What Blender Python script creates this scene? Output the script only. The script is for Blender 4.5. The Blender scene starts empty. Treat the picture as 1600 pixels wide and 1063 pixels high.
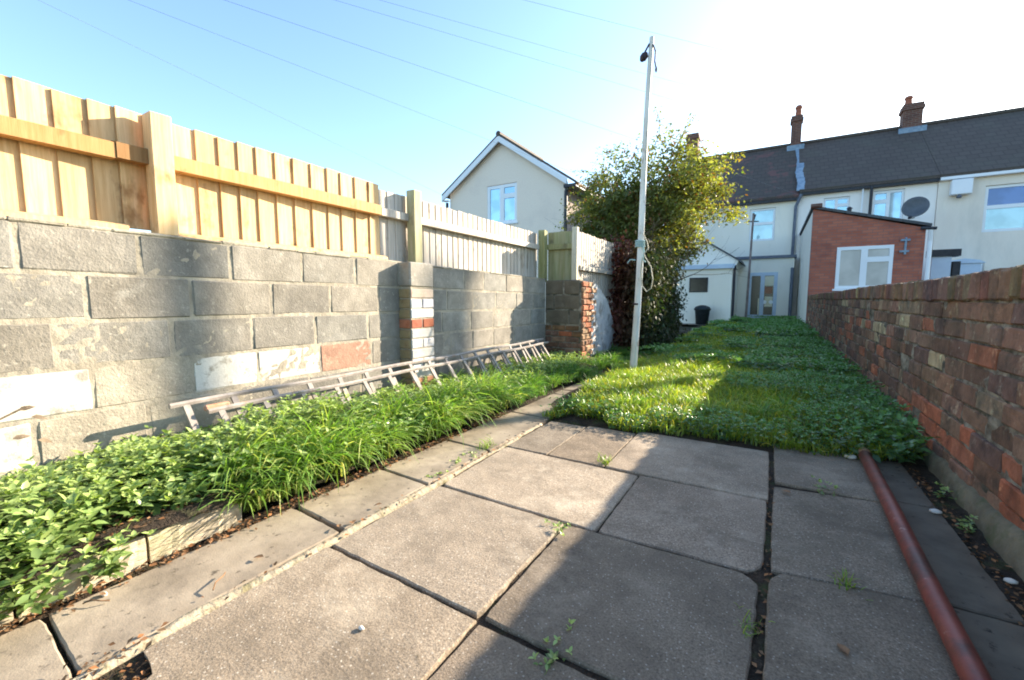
import bpy, math, random
import numpy as np
from mathutils import Vector, Matrix, Euler
random.seed(7); rng = np.random.default_rng(11)
R = math.radians
scene = bpy.context.scene
COL = scene.collection

# ------------------------------------------------------------------ materials
def new_mat(name):
    m = bpy.data.materials.new(name); m.use_nodes = True
    nt = m.node_tree; b = nt.nodes['Principled BSDF']
    return m, nt, b
def N(nt, kind, **kw):
    n = nt.nodes.new(kind)
    for k, v in kw.items():
        if k in n.inputs: n.inputs[k].default_value = v
        else: setattr(n, k, v)
    return n
def rgba(c): return (c[0], c[1], c[2], 1.0)
def mix(nt, a, b, fac, mode='MIX'):
    n = nt.nodes.new('ShaderNodeMix'); n.data_type = 'RGBA'; n.blend_type = mode
    for s, v in ((6, a), (7, b), (0, fac)):
        if isinstance(v, (int, float)): n.inputs[s].default_value = v
        elif isinstance(v, tuple): n.inputs[s].default_value = rgba(v)
        else: nt.links.new(v, n.inputs[s])
    return n.outputs[2]
def noise(nt, scale, detail=5, rough=.6, coord=None, stretch=None, dim=None):
    tc = nt.nodes.new('ShaderNodeTexCoord'); src = tc.outputs['Object']
    if stretch:
        mp = nt.nodes.new('ShaderNodeMapping'); mp.inputs['Scale'].default_value = stretch
        nt.links.new(src, mp.inputs[0]); src = mp.outputs[0]
    n = N(nt, 'ShaderNodeTexNoise', Scale=scale, Detail=detail, Roughness=rough)
    nt.links.new(src, n.inputs['Vector']); return n.outputs['Fac']
def ramp(nt, fac, lo, hi, a=0., b=1.):
    n = nt.nodes.new('ShaderNodeMapRange')
    nt.links.new(fac, n.inputs[0])
    for i, v in enumerate((lo, hi, a, b)): n.inputs[i+1].default_value = v
    return n.outputs[0]
def bump(nt, b, height, strength, dist=.01, prev=None):
    n = N(nt, 'ShaderNodeBump', Strength=strength, Distance=dist)
    nt.links.new(height, n.inputs['Height'])
    if prev is not None: nt.links.new(prev, n.inputs['Normal'])
    nt.links.new(n.outputs[0], b.inputs['Normal']); return n.outputs[0]

def surf(name, c1, c2, scale=8, rough=.85, spots=None, bumps=((60, .5, .004),), tint=False, stretch=None, lo=.35, hi=.65, spec=.3, metal=0.):
    """Two-colour noise surface; spots = list of (colour, scale, lo, hi, amount)."""
    m, nt, b = new_mat(name)
    c = mix(nt, c1, c2, ramp(nt, noise(nt, scale, stretch=stretch), lo, hi))
    for s in (spots or []):
        c = mix(nt, c, s[0], ramp(nt, noise(nt, s[1], 6, .65, stretch=stretch), s[2], s[3], 0, s[4]))
    if tint:
        a = nt.nodes.new('ShaderNodeAttribute'); a.attribute_name = 'tint'
        c = mix(nt, c, a.outputs['Color'], 1.0, 'MULTIPLY')
    nt.links.new(c, b.inputs['Base Color'])
    b.inputs['Roughness'].default_value = rough
    b.inputs['Specular IOR Level'].default_value = spec
    b.inputs['Metallic'].default_value = metal
    prev = None
    for sc, st, di in bumps:
        prev = bump(nt, b, noise(nt, sc, 4, .6, stretch=stretch), st, di, prev)
    return m

def leafmat(name, base, trans=.35, rough=.5, spec=.35):
    m, nt, b = new_mat(name)
    a = nt.nodes.new('ShaderNodeAttribute'); a.attribute_name = 'tint'
    c = mix(nt, base, a.outputs['Color'], 1.0, 'MULTIPLY')
    nt.links.new(c, b.inputs['Base Color']); b.inputs['Roughness'].default_value = rough
    b.inputs['Specular IOR Level'].default_value = spec
    t = nt.nodes.new('ShaderNodeBsdfTranslucent')
    c2 = mix(nt, c, (1.4, 1.5, .55), 1.0, 'MULTIPLY'); nt.links.new(c2, t.inputs[0])
    ms = nt.nodes.new('ShaderNodeMixShader'); ms.inputs[0].default_value = trans
    nt.links.new(b.outputs[0], ms.inputs[1]); nt.links.new(t.outputs[0], ms.inputs[2])
    nt.links.new(ms.outputs[0], nt.nodes['Material Output'].inputs[0]); return m

def bricktex(name, c1, c2, mortar, w=.22, h=.075, scale=1., dirt=None):
    m, nt, b = new_mat(name)
    tc = nt.nodes.new('ShaderNodeTexCoord'); sp = nt.nodes.new('ShaderNodeSeparateXYZ')
    nt.links.new(tc.outputs['Object'], sp.inputs[0])
    ad = N(nt, 'ShaderNodeMath', operation='ADD'); nt.links.new(sp.outputs[0], ad.inputs[0]); nt.links.new(sp.outputs[1], ad.inputs[1])
    cb = nt.nodes.new('ShaderNodeCombineXYZ'); nt.links.new(ad.outputs[0], cb.inputs[0]); nt.links.new(sp.outputs[2], cb.inputs[1])
    br = N(nt, 'ShaderNodeTexBrick', Scale=scale); nt.links.new(cb.outputs[0], br.inputs['Vector'])
    br.inputs['Color1'].default_value = rgba(c1); br.inputs['Color2'].default_value = rgba(c2); br.inputs['Mortar'].default_value = rgba(mortar)
    br.inputs['Mortar Size'].default_value = .008; br.inputs['Brick Width'].default_value = w; br.inputs['Row Height'].default_value = h
    br.inputs['Bias'].default_value = -.1
    c = mix(nt, br.outputs['Color'], dirt or (.05, .03, .03), ramp(nt, noise(nt, 2.5, 7), .5, .75, 0, .6))
    nt.links.new(c, b.inputs['Base Color']); b.inputs['Roughness'].default_value = .9
    bump(nt, b, br.outputs['Fac'], -.4, .01); return m

def rooftile(name, c1, c2, red=None):
    m, nt, b = new_mat(name)
    tc = nt.nodes.new('ShaderNodeTexCoord'); sp = nt.nodes.new('ShaderNodeSeparateXYZ')
    nt.links.new(tc.outputs['Object'], sp.inputs[0])
    cb = nt.nodes.new('ShaderNodeCombineXYZ'); nt.links.new(sp.outputs[0], cb.inputs[0]); nt.links.new(sp.outputs[2], cb.inputs[1])
    br = N(nt, 'ShaderNodeTexBrick', Scale=1.); nt.links.new(cb.outputs[0], br.inputs['Vector'])
    br.inputs['Color1'].default_value = rgba(c1); br.inputs['Color2'].default_value = rgba(c2); br.inputs['Mortar'].default_value = rgba(tuple(x*.8 for x in c1))
    br.inputs['Mortar Size'].default_value = .02; br.inputs['Brick Width'].default_value = .3; br.inputs['Row Height'].default_value = .2
    c = br.outputs['Color']
    if red:
        c = mix(nt, c, red, ramp(nt, noise(nt, 1.1, 5, .7), .54, .6, 0, .75))
    c = mix(nt, c, (.09, .085, .06), ramp(nt, noise(nt, .8, 6), .5, .75, 0, .6))
    nt.links.new(c, b.inputs['Base Color']); b.inputs['Roughness'].default_value = .75
    bump(nt, b, br.outputs['Fac'], -.6, .02); return m

M = {}
M['soil'] = surf('soil', (.035, .024, .016), (.075, .052, .034), 14, 1., spots=[((.07, .09, .025), 5, .52, .64, .7)], bumps=((30, .9, .03), (120, .8, .01)))
M['ground'] = surf('ground', (.05, .055, .025), (.08, .065, .04), 3, 1., bumps=((20, .8, .03),))
def slabmat():
    m, nt, b = new_mat('concrete_slab')
    a = nt.nodes.new('ShaderNodeAttribute'); a.attribute_name = 'tint'
    c = mix(nt, (.16, .128, .098), (.46, .385, .305), ramp(nt, noise(nt, 150, 4, .85), .36, .64))
    c = mix(nt, c, (.13, .107, .083), ramp(nt, noise(nt, 2.6, 8, .72), .40, .66, 0, .75))
    c = mix(nt, c, (.55, .48, .39), ramp(nt, noise(nt, 2.1, 8, .75), .52, .72, 0, .65))
    vo = N(nt, 'ShaderNodeTexVoronoi', Scale=60.); tc = nt.nodes.new('ShaderNodeTexCoord'); nt.links.new(tc.outputs['Object'], vo.inputs['Vector'])
    c = mix(nt, c, (.62, .58, .52), ramp(nt, vo.outputs['Distance'], .12, .2, .55, 0))
    c = mix(nt, c, (.06, .05, .035), ramp(nt, noise(nt, 9, 8, .85), .60, .69, 0, .8))
    c = mix(nt, c, a.outputs['Color'], 1.0, 'MULTIPLY'); c = mix(nt, c, (1.10, 1.07, 1.01), 1.0, 'MULTIPLY'); nt.links.new(c, b.inputs['Base Color'])
    b.inputs['Roughness'].default_value = .88; b.inputs['Specular IOR Level'].default_value = .25
    p = bump(nt, b, noise(nt, 160, 3, .7), .55, .004); p = bump(nt, b, noise(nt, 9, 5), .5, .012, p); return m
M['slab'] = slabmat()
M['path'] = surf('path_concrete', (.26, .208, .15), (.40, .328, .245), 4, .9, spots=[((.13, .105, .08), 3, .48, .7, .7), ((.07, .055, .04), 22, .60, .68, .85)], bumps=((25, .3, .006), (200, .4, .002)), tint=True)
M['bead'] = surf('mortar_bead', (.30, .25, .17), (.44, .37, .27), 18, .95, spots=[((.16, .14, .07), 14, .55, .65, .8)], bumps=((45, .9, .01),))
M['mortar'] = surf('mortar', (.27, .235, .18), (.42, .37, .285), 9, .95, spots=[((.22, .2, .17), 5, .5, .7, .7)], bumps=((40, .8, .008), (200, .6, .002)))
M['block'] = surf('concrete_block', (.20, .18, .15), (.295, .268, .228), 7, .95,
                  spots=[((.115, .105, .095), 2.0, .44, .7, .6), ((.44, .42, .37), 5.5, .62, .76, .5), ((.45, .42, .36), 40, .58, .7, .6)], bumps=((90, .9, .005), (14, .5, .01)), tint=True)
M['paintblock'] = surf('painted_block', (.50, .47, .41), (.64, .61, .54), 6, .85,
                  spots=[((.28, .25, .2), 12, .53, .64, .85), ((.5, .46, .38), 5, .5, .7, .6)], bumps=((70, .6, .004), (12, .5, .01)), tint=True)
M['brick'] = surf('old_brick', (.215, .118, .075), (.31, .175, .115), 12, .92,
                  spots=[((.075, .055, .042), 9, .45, .68, .8), ((.44, .34, .22), 15, .58, .68, .75), ((.05, .055, .03), 3, .52, .7, .5), ((.62, .56, .43), 24, .69, .73, .8)], bumps=((50, .8, .008), (160, .6, .003)), tint=True)
M['pillarbrick'] = surf('pillar_brick', (.62, .60, .56), (.74, .72, .68), 10, .9, spots=[((.45, .33, .24), 9, .55, .7, .7), ((.3, .28, .24), 22, .6, .7, .6)], bumps=((60, .8, .005),), tint=True)
M['oldmortar'] = surf('lime_mortar', (.15, .12, .085), (.40, .34, .255), 13, .98, spots=[((.05, .045, .03), 6, .45, .6, .8)], bumps=((50, 1., .012),))
M['fillet'] = surf('cement_fillet', (.13, .105, .065), (.22, .18, .115), 7, .95, spots=[((.07, .09, .03), 8, .5, .65, .7)], bumps=((30, .8, .012),))
def woodmat(name, c1, c2, knot, tint=True, rough=.7):
    m, nt, b = new_mat(name)
    c = mix(nt, c1, c2, ramp(nt, noise(nt, 9, 5, .6, stretch=(6, 6, .35)), .35, .65))
    c = mix(nt, c, knot, ramp(nt, noise(nt, 7, 4, .6, stretch=(1, 1, .6)), .58, .70, 0, .85))
    g = noise(nt, 60, 4, .7, stretch=(6, 6, .25))
    c = mix(nt, c, tuple(x*.6 for x in c1), ramp(nt, g, .5, .8, 0, .5))
    if tint:
        a = nt.nodes.new('ShaderNodeAttribute'); a.attribute_name = 'tint'; c = mix(nt, c, a.outputs['Color'], 1., 'MULTIPLY')
    nt.links.new(c, b.inputs['Base Color']); b.inputs['Roughness'].default_value = rough; b.inputs['Specular IOR Level'].default_value = .25
    bump(nt, b, g, .35, .003); return m
M['newwood'] = woodmat('new_timber', (.62, .395, .18), (.76, .53, .29), (.32, .16, .06))
M['greywood'] = woodmat('weathered_timber', (.44, .385, .32), (.58, .52, .45), (.30, .25, .19))
M['greenwood'] = woodmat('algae_timber', (.30, .29, .13), (.42, .38, .22), (.2, .17, .1))
def sleepermat():
    m, nt, b = new_mat('old_sleeper')
    c = mix(nt, (.42, .35, .24), (.62, .53, .39), ramp(nt, noise(nt, 8, 6, .7, stretch=(5, .6, 5)), .35, .65))
    c = mix(nt, c, (.10, .09, .05), ramp(nt, noise(nt, 9, 5, .7, stretch=(4, .6, 4)), .55, .68, 0, .85))
    c = mix(nt, c, (.25, .28, .08), ramp(nt, noise(nt, 4, 4), .52, .7, 0, .5))
    nt.links.new(c, b.inputs['Base Color']); b.inputs['Roughness'].default_value = .9
    bump(nt, b, noise(nt, 12, 5, .7, stretch=(5, .6, 5)), .9, .015); return m
M['sleeper'] = sleepermat()
M['ladder'] = surf('ladder_timber', (.23, .195, .17), (.36, .315, .28), 14, .75, spots=[((.32, .19, .12), 9, .6, .7, .8), ((.5, .46, .42), 20, .55, .7, .5)], bumps=((80, .4, .003),))
M['ladderred'] = surf('ladder_bare_timber', (.42, .2, .11), (.5, .3, .2), 20, .7)
M['polepaint'] = surf('flaking_white_paint', (.60, .57, .50), (.78, .76, .70), 10, .6, spots=[((.33, .25, .17), 13, .58, .66, .8)], bumps=((60, .4, .003),), stretch=(1, 1, .3))
M['rope'] = surf('blue_rope', (.25, .42, .42), (.45, .55, .5), 60, .9)
M['wire'] = surf('pale_wire', (.42, .36, .25), (.5, .45, .33), 20, .6)
M['darkmetal'] = surf('dark_metal', (.03, .02, .03), (.06, .035, .035), 20, .6)
M['rustpipe'] = surf('red_oxide_pipe', (.17, .033, .022), (.27, .062, .04), 9, .5, spots=[((.07, .03, .022), 7, .48, .62, .85), ((.40, .22, .17), 26, .62, .70, .7)], bumps=((60, .3, .002),), spec=.5)
M['cream'] = surf('cream_render', (.86, .80, .68), (.90, .85, .74), 1.2, .9, spots=[((.5, .5, .42), 2.5, .55, .8, .35)], stretch=(1, 1, .3), bumps=((90, .3, .004),))
M['palecream'] = surf('pale_render', (.88, .82, .76), (.92, .87, .81), 1.2, .9, spots=[((.55, .56, .5), 2.2, .55, .8, .35)], stretch=(1, 1, .3), bumps=((90, .3, .004),))
M['beige'] = surf('beige_render', (.80, .70, .59), (.86, .77, .66), 1.4, .9, spots=[((.48, .45, .38), 1.7, .5, .8, .5)], stretch=(1, 1, .3), bumps=((90, .3, .004),))
M['pebbledash'] = surf('pebbledash', (.84, .70, .58), (.90, .79, .67), 30, .95, spots=[((.66, .55, .48), 1.1, .5, .8, .5)], bumps=((90, .6, .008),))
M['brownwall'] = surf('brown_render', (.25, .2, .17), (.34, .27, .23), 4, .9)
M['upvc'] = surf('white_plastic', (.80, .82, .85), (.84, .86, .88), 2, .35, bumps=())
M['bluefascia'] = surf('pale_blue_paint', (.50, .60, .72), (.58, .68, .78), 3, .5, bumps=())
M['drain'] = surf('black_plastic', (.02, .022, .03), (.035, .036, .045), 8, .45, bumps=())
M['greydrain'] = surf('grey_plastic', (.10, .12, .16), (.16, .18, .22), 8, .5, bumps=())
M['lead'] = surf('sealing_strip', (.17, .24, .32), (.28, .36, .44), 6, .6, spots=[((.12, .16, .2), 5, .55, .7, .7)])
M['roofA'] = rooftile('tile_roof_patched', (.07, .052, .041), (.084, .063, .05), (.16, .065, .055))
M['roofB'] = rooftile('tile_roof', (.074, .055, .043), (.088, .067, .053))
M['slate'] = rooftile('slate_roof', (.06, .065, .075), (.09, .095, .105))
M['chimbrick'] = bricktex('chimney_brick', (.12, .045, .03), (.17, .07, .045), (.2, .16, .13))
M['extbrick'] = bricktex('extension_brick', (.38, .11, .065), (.48, .16, .095), (.25, .13, .11), dirt=(.16, .06, .055))
M['pot'] = surf('clay_pot', (.28, .09, .05), (.36, .13, .08), 8, .8)
def glassmat(name, c, metal=.55, rough=.06):
    m, nt, b = new_mat(name)
    cc = mix(nt, c, tuple(x*.8 for x in c), ramp(nt, noise(nt, 2.3, 2, .5), .4, .6))
    nt.links.new(cc, b.inputs['Base Color']); b.inputs['Metallic'].default_value = metal; b.inputs['Roughness'].default_value = rough
    b.inputs['Specular IOR Level'].default_value = .8; return m
M['glass'] = glassmat('window_glass', (.36, .56, .68), .5)
M['blueglass'] = glassmat('deep_blue_glass', (.10, .16, .33), .35)
M['paleglass'] = glassmat('curtained_glass', (.44, .66, .74), .2)
M['netglass'] = glassmat('net_curtained_glass', (.42, .41, .40), .15, .3)
M['darkglass'] = glassmat('dark_glass', (.015, .014, .012), .0, .25)
M['warm'] = surf('warm_interior', (.75, .68, .45), (.8, .75, .6), 3, .6, bumps=())
M['brownfab'] = surf('brown_panel', (.34, .16, .09), (.4, .2, .12), 5, .6, bumps=())
M['glintwhite'] = surf('white_disc', (.95, .95, .92), (.97, .97, .95), 5, .4, bumps=())
M['bin'] = surf('bin_plastic', (.014, .02, .022), (.025, .03, .035), 10, .5, bumps=((40, .2, .003),))
M['dish'] = surf('dish_metal', (.085, .095, .11), (.12, .13, .145), 6, .55, bumps=())
M['bark'] = surf('bark', (.10, .075, .05), (.2, .15, .1), 14, .95, bumps=((40, .8, .01),))
M['polewood'] = surf('creosote_pole', (.08, .06, .04), (.13, .1, .07), 8, .9)
M['deadleaf'] = surf('dead_leaf', (.16, .085, .04), (.26, .15, .08), 30, .8, bumps=())
M['pebble'] = surf('pebble', (.62, .55, .47), (.8, .74, .66), 30, .7)
M['nettle'] = leafmat('nettle_leaf', (.22, .32, .10), .28, .36, .5)
M['grass'] = leafmat('grass_blade', (.145, .275, .07), .45, .38, .5)
M['weed'] = leafmat('weed_leaf', (.10, .22, .065), .3, .38, .5)
M['bushleaf'] = leafmat('bush_leaf', (.20, .20, .045), .42, .45, .4)
M['creeper'] = leafmat('creeper_leaf', (.085, .05, .032), .2, .6, .2)
M['litter'] = leafmat('litter_leaf', (.17, .105, .06), .1, .8, .2)

# ------------------------------------------------------------------ object helpers
def tag(o, label=None, cat=None, group=None, kind=None):
    if label: o['label'] = label
    if cat: o['category'] = cat
    if group: o['group'] = group
    if kind: o['kind'] = kind
    return o
def empty(name, loc=(0, 0, 0), rz=0., label=None, cat=None, group=None):
    o = bpy.data.objects.new(name, None); COL.objects.link(o)
    o.location = loc; o.rotation_euler = (0, 0, rz); o.empty_display_size = .2
    return tag(o, label, cat, group)
def link(name, me, parent=None):
    o = bpy.data.objects.new(name, me); COL.objects.link(o)
    if parent is not None: o.parent = parent
    return o
class MB:
    """mesh collector with one tint per vertex"""
    def __init__(s, tint=(1, 1, 1)): s.v = []; s.f = []; s.c = []; s.mi = []; s.t = tint; s.m = 0
    def add(s, vs, fs, tint=None):
        n = len(s.v); s.v += [tuple(v) for v in vs]; s.f += [tuple(i+n for i in f) for f in fs]
        s.c += [tint or s.t]*len(vs); s.mi += [s.m]*len(fs); return s
    def box(s, a, b, tint=None, jit=0., rot=None, ch=0.):
        (x0, y0, z0), (x1, y1, z1) = a, b
        if ch > 0:   # chamfered box
            c = min(ch, abs(x1-x0)*.45, abs(y1-y0)*.45, abs(z1-z0)*.45)
            bm_pts = []
            X = (x0, x1); Y = (y0, y1); Z = (z0, z1); sg = (1, -1)
            idx = {}
            for i in (0, 1):
                for j in (0, 1):
                    for k in (0, 1):
                        for ax in range(3):
                            p = [X[i]+sg[i]*c, Y[j]+sg[j]*c, Z[k]+sg[k]*c]
                            p[ax] = (X, Y, Z)[ax][(i, j, k)[ax]]
                            idx[(i, j, k, ax)] = len(bm_pts); bm_pts.append(p)
            fs = []
            q = lambda *l: fs.append([idx[t] for t in l])
            q((0,0,0,0),(0,0,1,0),(0,1,1,0),(0,1,0,0)); q((1,0,0,0),(1,1,0,0),(1,1,1,0),(1,0,1,0))
            q((0,0,0,1),(1,0,0,1),(1,0,1,1),(0,0,1,1)); q((0,1,0,1),(0,1,1,1),(1,1,1,1),(1,1,0,1))
            q((0,0,0,2),(0,1,0,2),(1,1,0,2),(1,0,0,2)); q((0,0,1,2),(1,0,1,2),(1,1,1,2),(0,1,1,2))
            for i in (0, 1):
                for j in (0, 1):
                    q((i,j,0,0),(i,j,1,0),(i,j,1,1),(i,j,0,1)); q((i,0,j,0),(i,1,j,0),(i,1,j,2),(i,0,j,2)); q((0,i,j,1),(1,i,j,1),(1,i,j,2),(0,i,j,2))
                    for k in (0, 1): q((i,j,k,0),(i,j,k,1),(i,j,k,2))
            vs = bm_pts
        else:
            vs = [(x0,y0,z0),(x1,y0,z0),(x1,y1,z0),(x0,y1,z0),(x0,y0,z1),(x1,y0,z1),(x1,y1,z1),(x0,y1,z1)]
            fs = [(0,3,2,1),(4,5,6,7),(0,1,5,4),(1,2,6,5),(2,3,7,6),(3,0,4,7)]
        if jit: 
            vs = [tuple(p+random.uniform(-jit, jit) for p in v) for v in vs]
        if rot is not None:
            cen = Vector(((x0+x1)/2, (y0+y1)/2, (z0+z1)/2)); vs = [rot @ (Vector(v)-cen)+cen for v in vs]
        return s.add(vs, fs, tint)
    def prism(s, pts, d, tint=None):
        """polygon pts (3d) extruded by vector d"""
        n = len(pts); d = Vector(d)
        vs = [Vector(p) for p in pts]+[Vector(p)+d for p in pts]
        fs = [tuple(range(n))[::-1], tuple(range(n, 2*n))]+[(i, (i+1) % n, (i+1) % n+n, i+n) for i in range(n)]
        return s.add(vs, fs, tint)
    def tube(s, pts, rad, seg=10, tint=None, cap=True):
        pts = [Vector(p) for p in pts]
        if not hasattr(rad, '__len__'): rad = [rad]*len(pts)
        vs, fs = [], []; ref = None
        for i, p in enumerate(pts):
            t = (pts[min(i+1, len(pts)-1)]-pts[max(i-1, 0)]).normalized()
            if ref is None: ref = t.orthogonal().normalized()
            ref = (ref-t*ref.dot(t)).normalized(); w = t.cross(ref)
            for k in range(seg):
                a = 2*math.pi*(k+.5)/seg; vs.append(p+(ref*math.cos(a)+w*math.sin(a))*rad[i])
        for i in range(len(pts)-1):
            for k in range(seg):
                k2 = (k+1) % seg; fs.append((i*seg+k, i*seg+k2, (i+1)*seg+k2, (i+1)*seg+k))
        if cap: fs.append(tuple(range(seg))[::-1]); fs.append(tuple(range((len(pts)-1)*seg, len(pts)*seg)))
        return s.add(vs, fs, tint)
    def lathe(s, c, prof, seg=16, tint=None, axis=None):
        vs, fs = [], []
        rot = Vector((0, 0, 1)).rotation_difference(Vector(axis)).to_matrix() if axis else Matrix.Identity(3)
        for r_, z in prof:
            for k in range(seg):
                a = 2*math.pi*k/seg; vs.append(Vector(c)+rot @ Vector((r_*math.cos(a), r_*math.sin(a), z)))
        n = len(prof)
        for i in range(n-1):
            for k in range(seg): fs.append((i*seg+k, i*seg+(k+1) % seg, (i+1)*seg+(k+1) % seg, (i+1)*seg+k))
        fs.append(tuple(range(seg))[::-1]); fs.append(tuple(range((n-1)*seg, n*seg)))
        return s.add(vs, fs, tint)
    def build(s, name, mat, parent=None, smooth=False, fn=None):
        v = [fn(*p) for p in s.v] if fn else s.v
        me = bpy.data.meshes.new(name); me.from_pydata([tuple(p) for p in v], [], s.f)
        for m in (mat if isinstance(mat, (list, tuple)) else [mat]): me.materials.append(m)
        if any(s.mi): me.polygons.foreach_set('material_index', s.mi)
        a = me.attributes.new('tint', 'FLOAT_COLOR', 'POINT')
        a.data.foreach_set('color', np.array([(c[0], c[1], c[2], 1.) for c in s.c], dtype=np.float32).ravel())
        if smooth: me.polygons.foreach_set('use_smooth', [True]*len(me.polygons))
        me.update(); return link(name, me, parent)

def inst(name, tv, tf, pos, rot, scl, col, mat, parent=None, smooth=True):
    """many small copies of a template baked in one mesh (leaves, blades)"""
    tv = np.asarray(tv, float); tf = np.asarray(tf, int); n = len(pos); k = len(tv)
    if scl.ndim == 1: scl = np.repeat(scl[:, None], 3, 1)
    v = np.einsum('nij,nkj->nki', rot, tv[None]*scl[:, None, :])+pos[:, None, :]
    f = (tf[None]+(np.arange(n)*k)[:, None, None]).reshape(-1, tf.shape[1])
    return rawmesh(name, v.reshape(-1, 3), f, np.repeat(col, k, 0), mat, parent, smooth)
def rawmesh(name, v, f, c, mat, parent=None, smooth=True):
    me = bpy.data.meshes.new(name); me.vertices.add(len(v)); me.vertices.foreach_set('co', v.astype(np.float32).ravel())
    q = f.shape[1]; me.loops.add(len(f)*q); me.loops.foreach_set('vertex_index', f.astype(np.int32).ravel())
    me.polygons.add(len(f)); me.polygons.foreach_set('loop_start', np.arange(0, len(f)*q, q, dtype=np.int32))
    me.polygons.foreach_set('loop_total', np.full(len(f), q, dtype=np.int32))
    me.polygons.foreach_set('use_smooth', np.full(len(f), smooth, dtype=bool))
    me.materials.append(mat); me.update(calc_edges=True)
    a = me.attributes.new('tint', 'FLOAT_COLOR', 'POINT')
    c4 = np.ones((len(v), 4), np.float32); c4[:, :3] = c; a.data.foreach_set('color', c4.ravel())
    return link(name, me, parent)
def rots(yaw, pitch, roll):
    """R = Rz(yaw) @ Rx(pitch) @ Ry(roll)"""
    cy, sy = np.cos(yaw), np.sin(yaw); cp, sp = np.cos(pitch), np.sin(pitch); cr, sr = np.cos(roll), np.sin(roll)
    z = np.zeros_like(yaw); o = np.ones_like(yaw)
    Rz = np.stack([np.stack([cy, -sy, z], -1), np.stack([sy, cy, z], -1), np.stack([z, z, o], -1)], 1)
    Rx = np.stack([np.stack([o, z, z], -1), np.stack([z, cp, -sp], -1), np.stack([z, sp, cp], -1)], 1)
    Ry = np.stack([np.stack([cr, z, sr], -1), np.stack([z, o, z], -1), np.stack([-sr, z, cr], -1)], 1)
    return Rz @ Rx @ Ry
# leaf template: along +Y, folded midrib, curved tip; unit length
LEAF_V = [(0, 0, 0), (-.27, .32, .05), (0, .34, -.03), (.27, .32, .05), (-.22, .68, .0), (0, .7, -.06), (.22, .68, 0), (0, 1.05, -.16)]
LEAF_F = [(0, 2, 1), (0, 3, 2), (1, 2, 5), (1, 5, 4), (2, 3, 6), (2, 6, 5), (4, 5, 7), (5, 6, 7)]
SLEAF_V = [(0, 0, 0), (-.3, .45, .07), (.3, .45, .07), (0, 1, -.05)]
SLEAF_F = [(0, 3, 1), (0, 2, 3)]
def vnoise(x, y, s, seed=0):
    g = np.random.default_rng(seed).random((64, 64)); xs = np.asarray(x)/s; ys = np.asarray(y)/s
    xi = np.floor(xs).astype(int); yi = np.floor(ys).astype(int); fx = xs-xi; fy = ys-yi
    fx = fx*fx*(3-2*fx); fy = fy*fy*(3-2*fy)
    G = lambda a, b: g[a % 64, b % 64]
    return (G(xi, yi)*(1-fx)+G(xi+1, yi)*fx)*(1-fy)+(G(xi, yi+1)*(1-fx)+G(xi+1, yi+1)*fx)*fy

# ------------------------------------------------------------------ camera, light
H = .93
cam = bpy.data.cameras.new('camera'); co = bpy.data.objects.new('camera', cam); COL.objects.link(co); scene.camera = co
cam.sensor_width = 36; cam.lens = 668*36/1600; cam.clip_start = .02; cam.clip_end = 3000
co.location = (0, 0, H); co.rotation_euler = (R(90-5.5), 0, R(31))
SUN = Vector((1, 1.7, .73)).normalized(); EL = math.asin(SUN.z); AZ = math.atan2(SUN.x, SUN.y)
sl = bpy.data.lights.new('sun', 'SUN'); sl.energy = 5.0; sl.angle = R(.5); sl.color = (1, .87, .68)
so = bpy.data.objects.new('sun', sl); COL.objects.link(so); so.location = (10, 17, 8)
so.rotation_euler = (-SUN).to_track_quat('-Z', 'Y').to_euler()
w = bpy.data.worlds.new('World'); scene.world = w; w.use_nodes = True
nt = w.node_tree; bg = nt.nodes['Background']; sky = nt.nodes.new('ShaderNodeTexSky'); sky.sky_type = 'NISHITA'
sky.sun_disc = False; sky.sun_elevation = EL; sky.sun_rotation = AZ; sky.air_density = 1.0; sky.dust_density = 1.0; sky.ozone_density = 1.2
nt.links.new(mix(nt, sky.outputs[0], (.88, .985, 1.05), 1.0, 'MULTIPLY'), bg.inputs[0]); bg.inputs[1].default_value = .13
vs = scene.view_settings; vs.view_transform = 'Standard'; vs.look = 'None'; vs.exposure = 1.75; vs.gamma = 1; vs.use_curve_mapping = False

# ------------------------------------------------------------------ ground
g = MB(); g.add([(-300, -60, -.06), (300, -60, -.06), (300, 500, -.06), (-300, 500, -.06)], [(0, 1, 2, 3)])
tag(g.build('ground', M['ground']), kind='structure')
def sheet(name, x0, x1, y0, y1, zf, mat, st=.06):
    nx = max(2, int((x1-x0)/st)); ny = max(2, int((y1-y0)/st))
    X, Y = np.meshgrid(np.linspace(x0, x1, nx), np.linspace(y0, y1, ny)); Z = zf(X, Y)
    v = np.stack([X, Y, Z], -1).reshape(-1, 3); i = np.arange(nx*ny).reshape(ny, nx)
    f = np.stack([i[:-1, :-1], i[:-1, 1:], i[1:, 1:], i[1:, :-1]], -1).reshape(-1, 4)
    return tag(rawmesh(name, v, f, np.ones((len(v), 3)), mat), kind='structure')
sheet('patio_bedding', -1.9, .95, -.8, 3.3, lambda x, y: -.022+.013*vnoise(x, y, .05, 3), M['soil'], .03)
def lawn_z(x, y):
    front = 2.92+.16*np.clip(x+.3, 0, 9)+.04*np.sin(x*7)
    rise = np.clip((y-front)/.6, 0, 1)
    left = np.clip((x+1.75)/.3, .25, 1)
    return (.055*rise+.03*vnoise(x, y, .5, 5)*rise+.02*vnoise(x, y, .16, 6)*rise)*left
sheet('lawn_ground', -2.1, .95, 2.95, 19.8, lambda x, y: lawn_z(x, y)-.02, M['soil'], .1)
sheet('bed_soil', -2.64, -1.8, -.9, 8.0, lambda x, y: .10+.04*vnoise(x, y, .2, 8)+.02*vnoise(x, y, .06, 9)-.07*np.clip((x+2.0)/.2, 0, 1)*(y > 1.15), M['soil'], .04)
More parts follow.
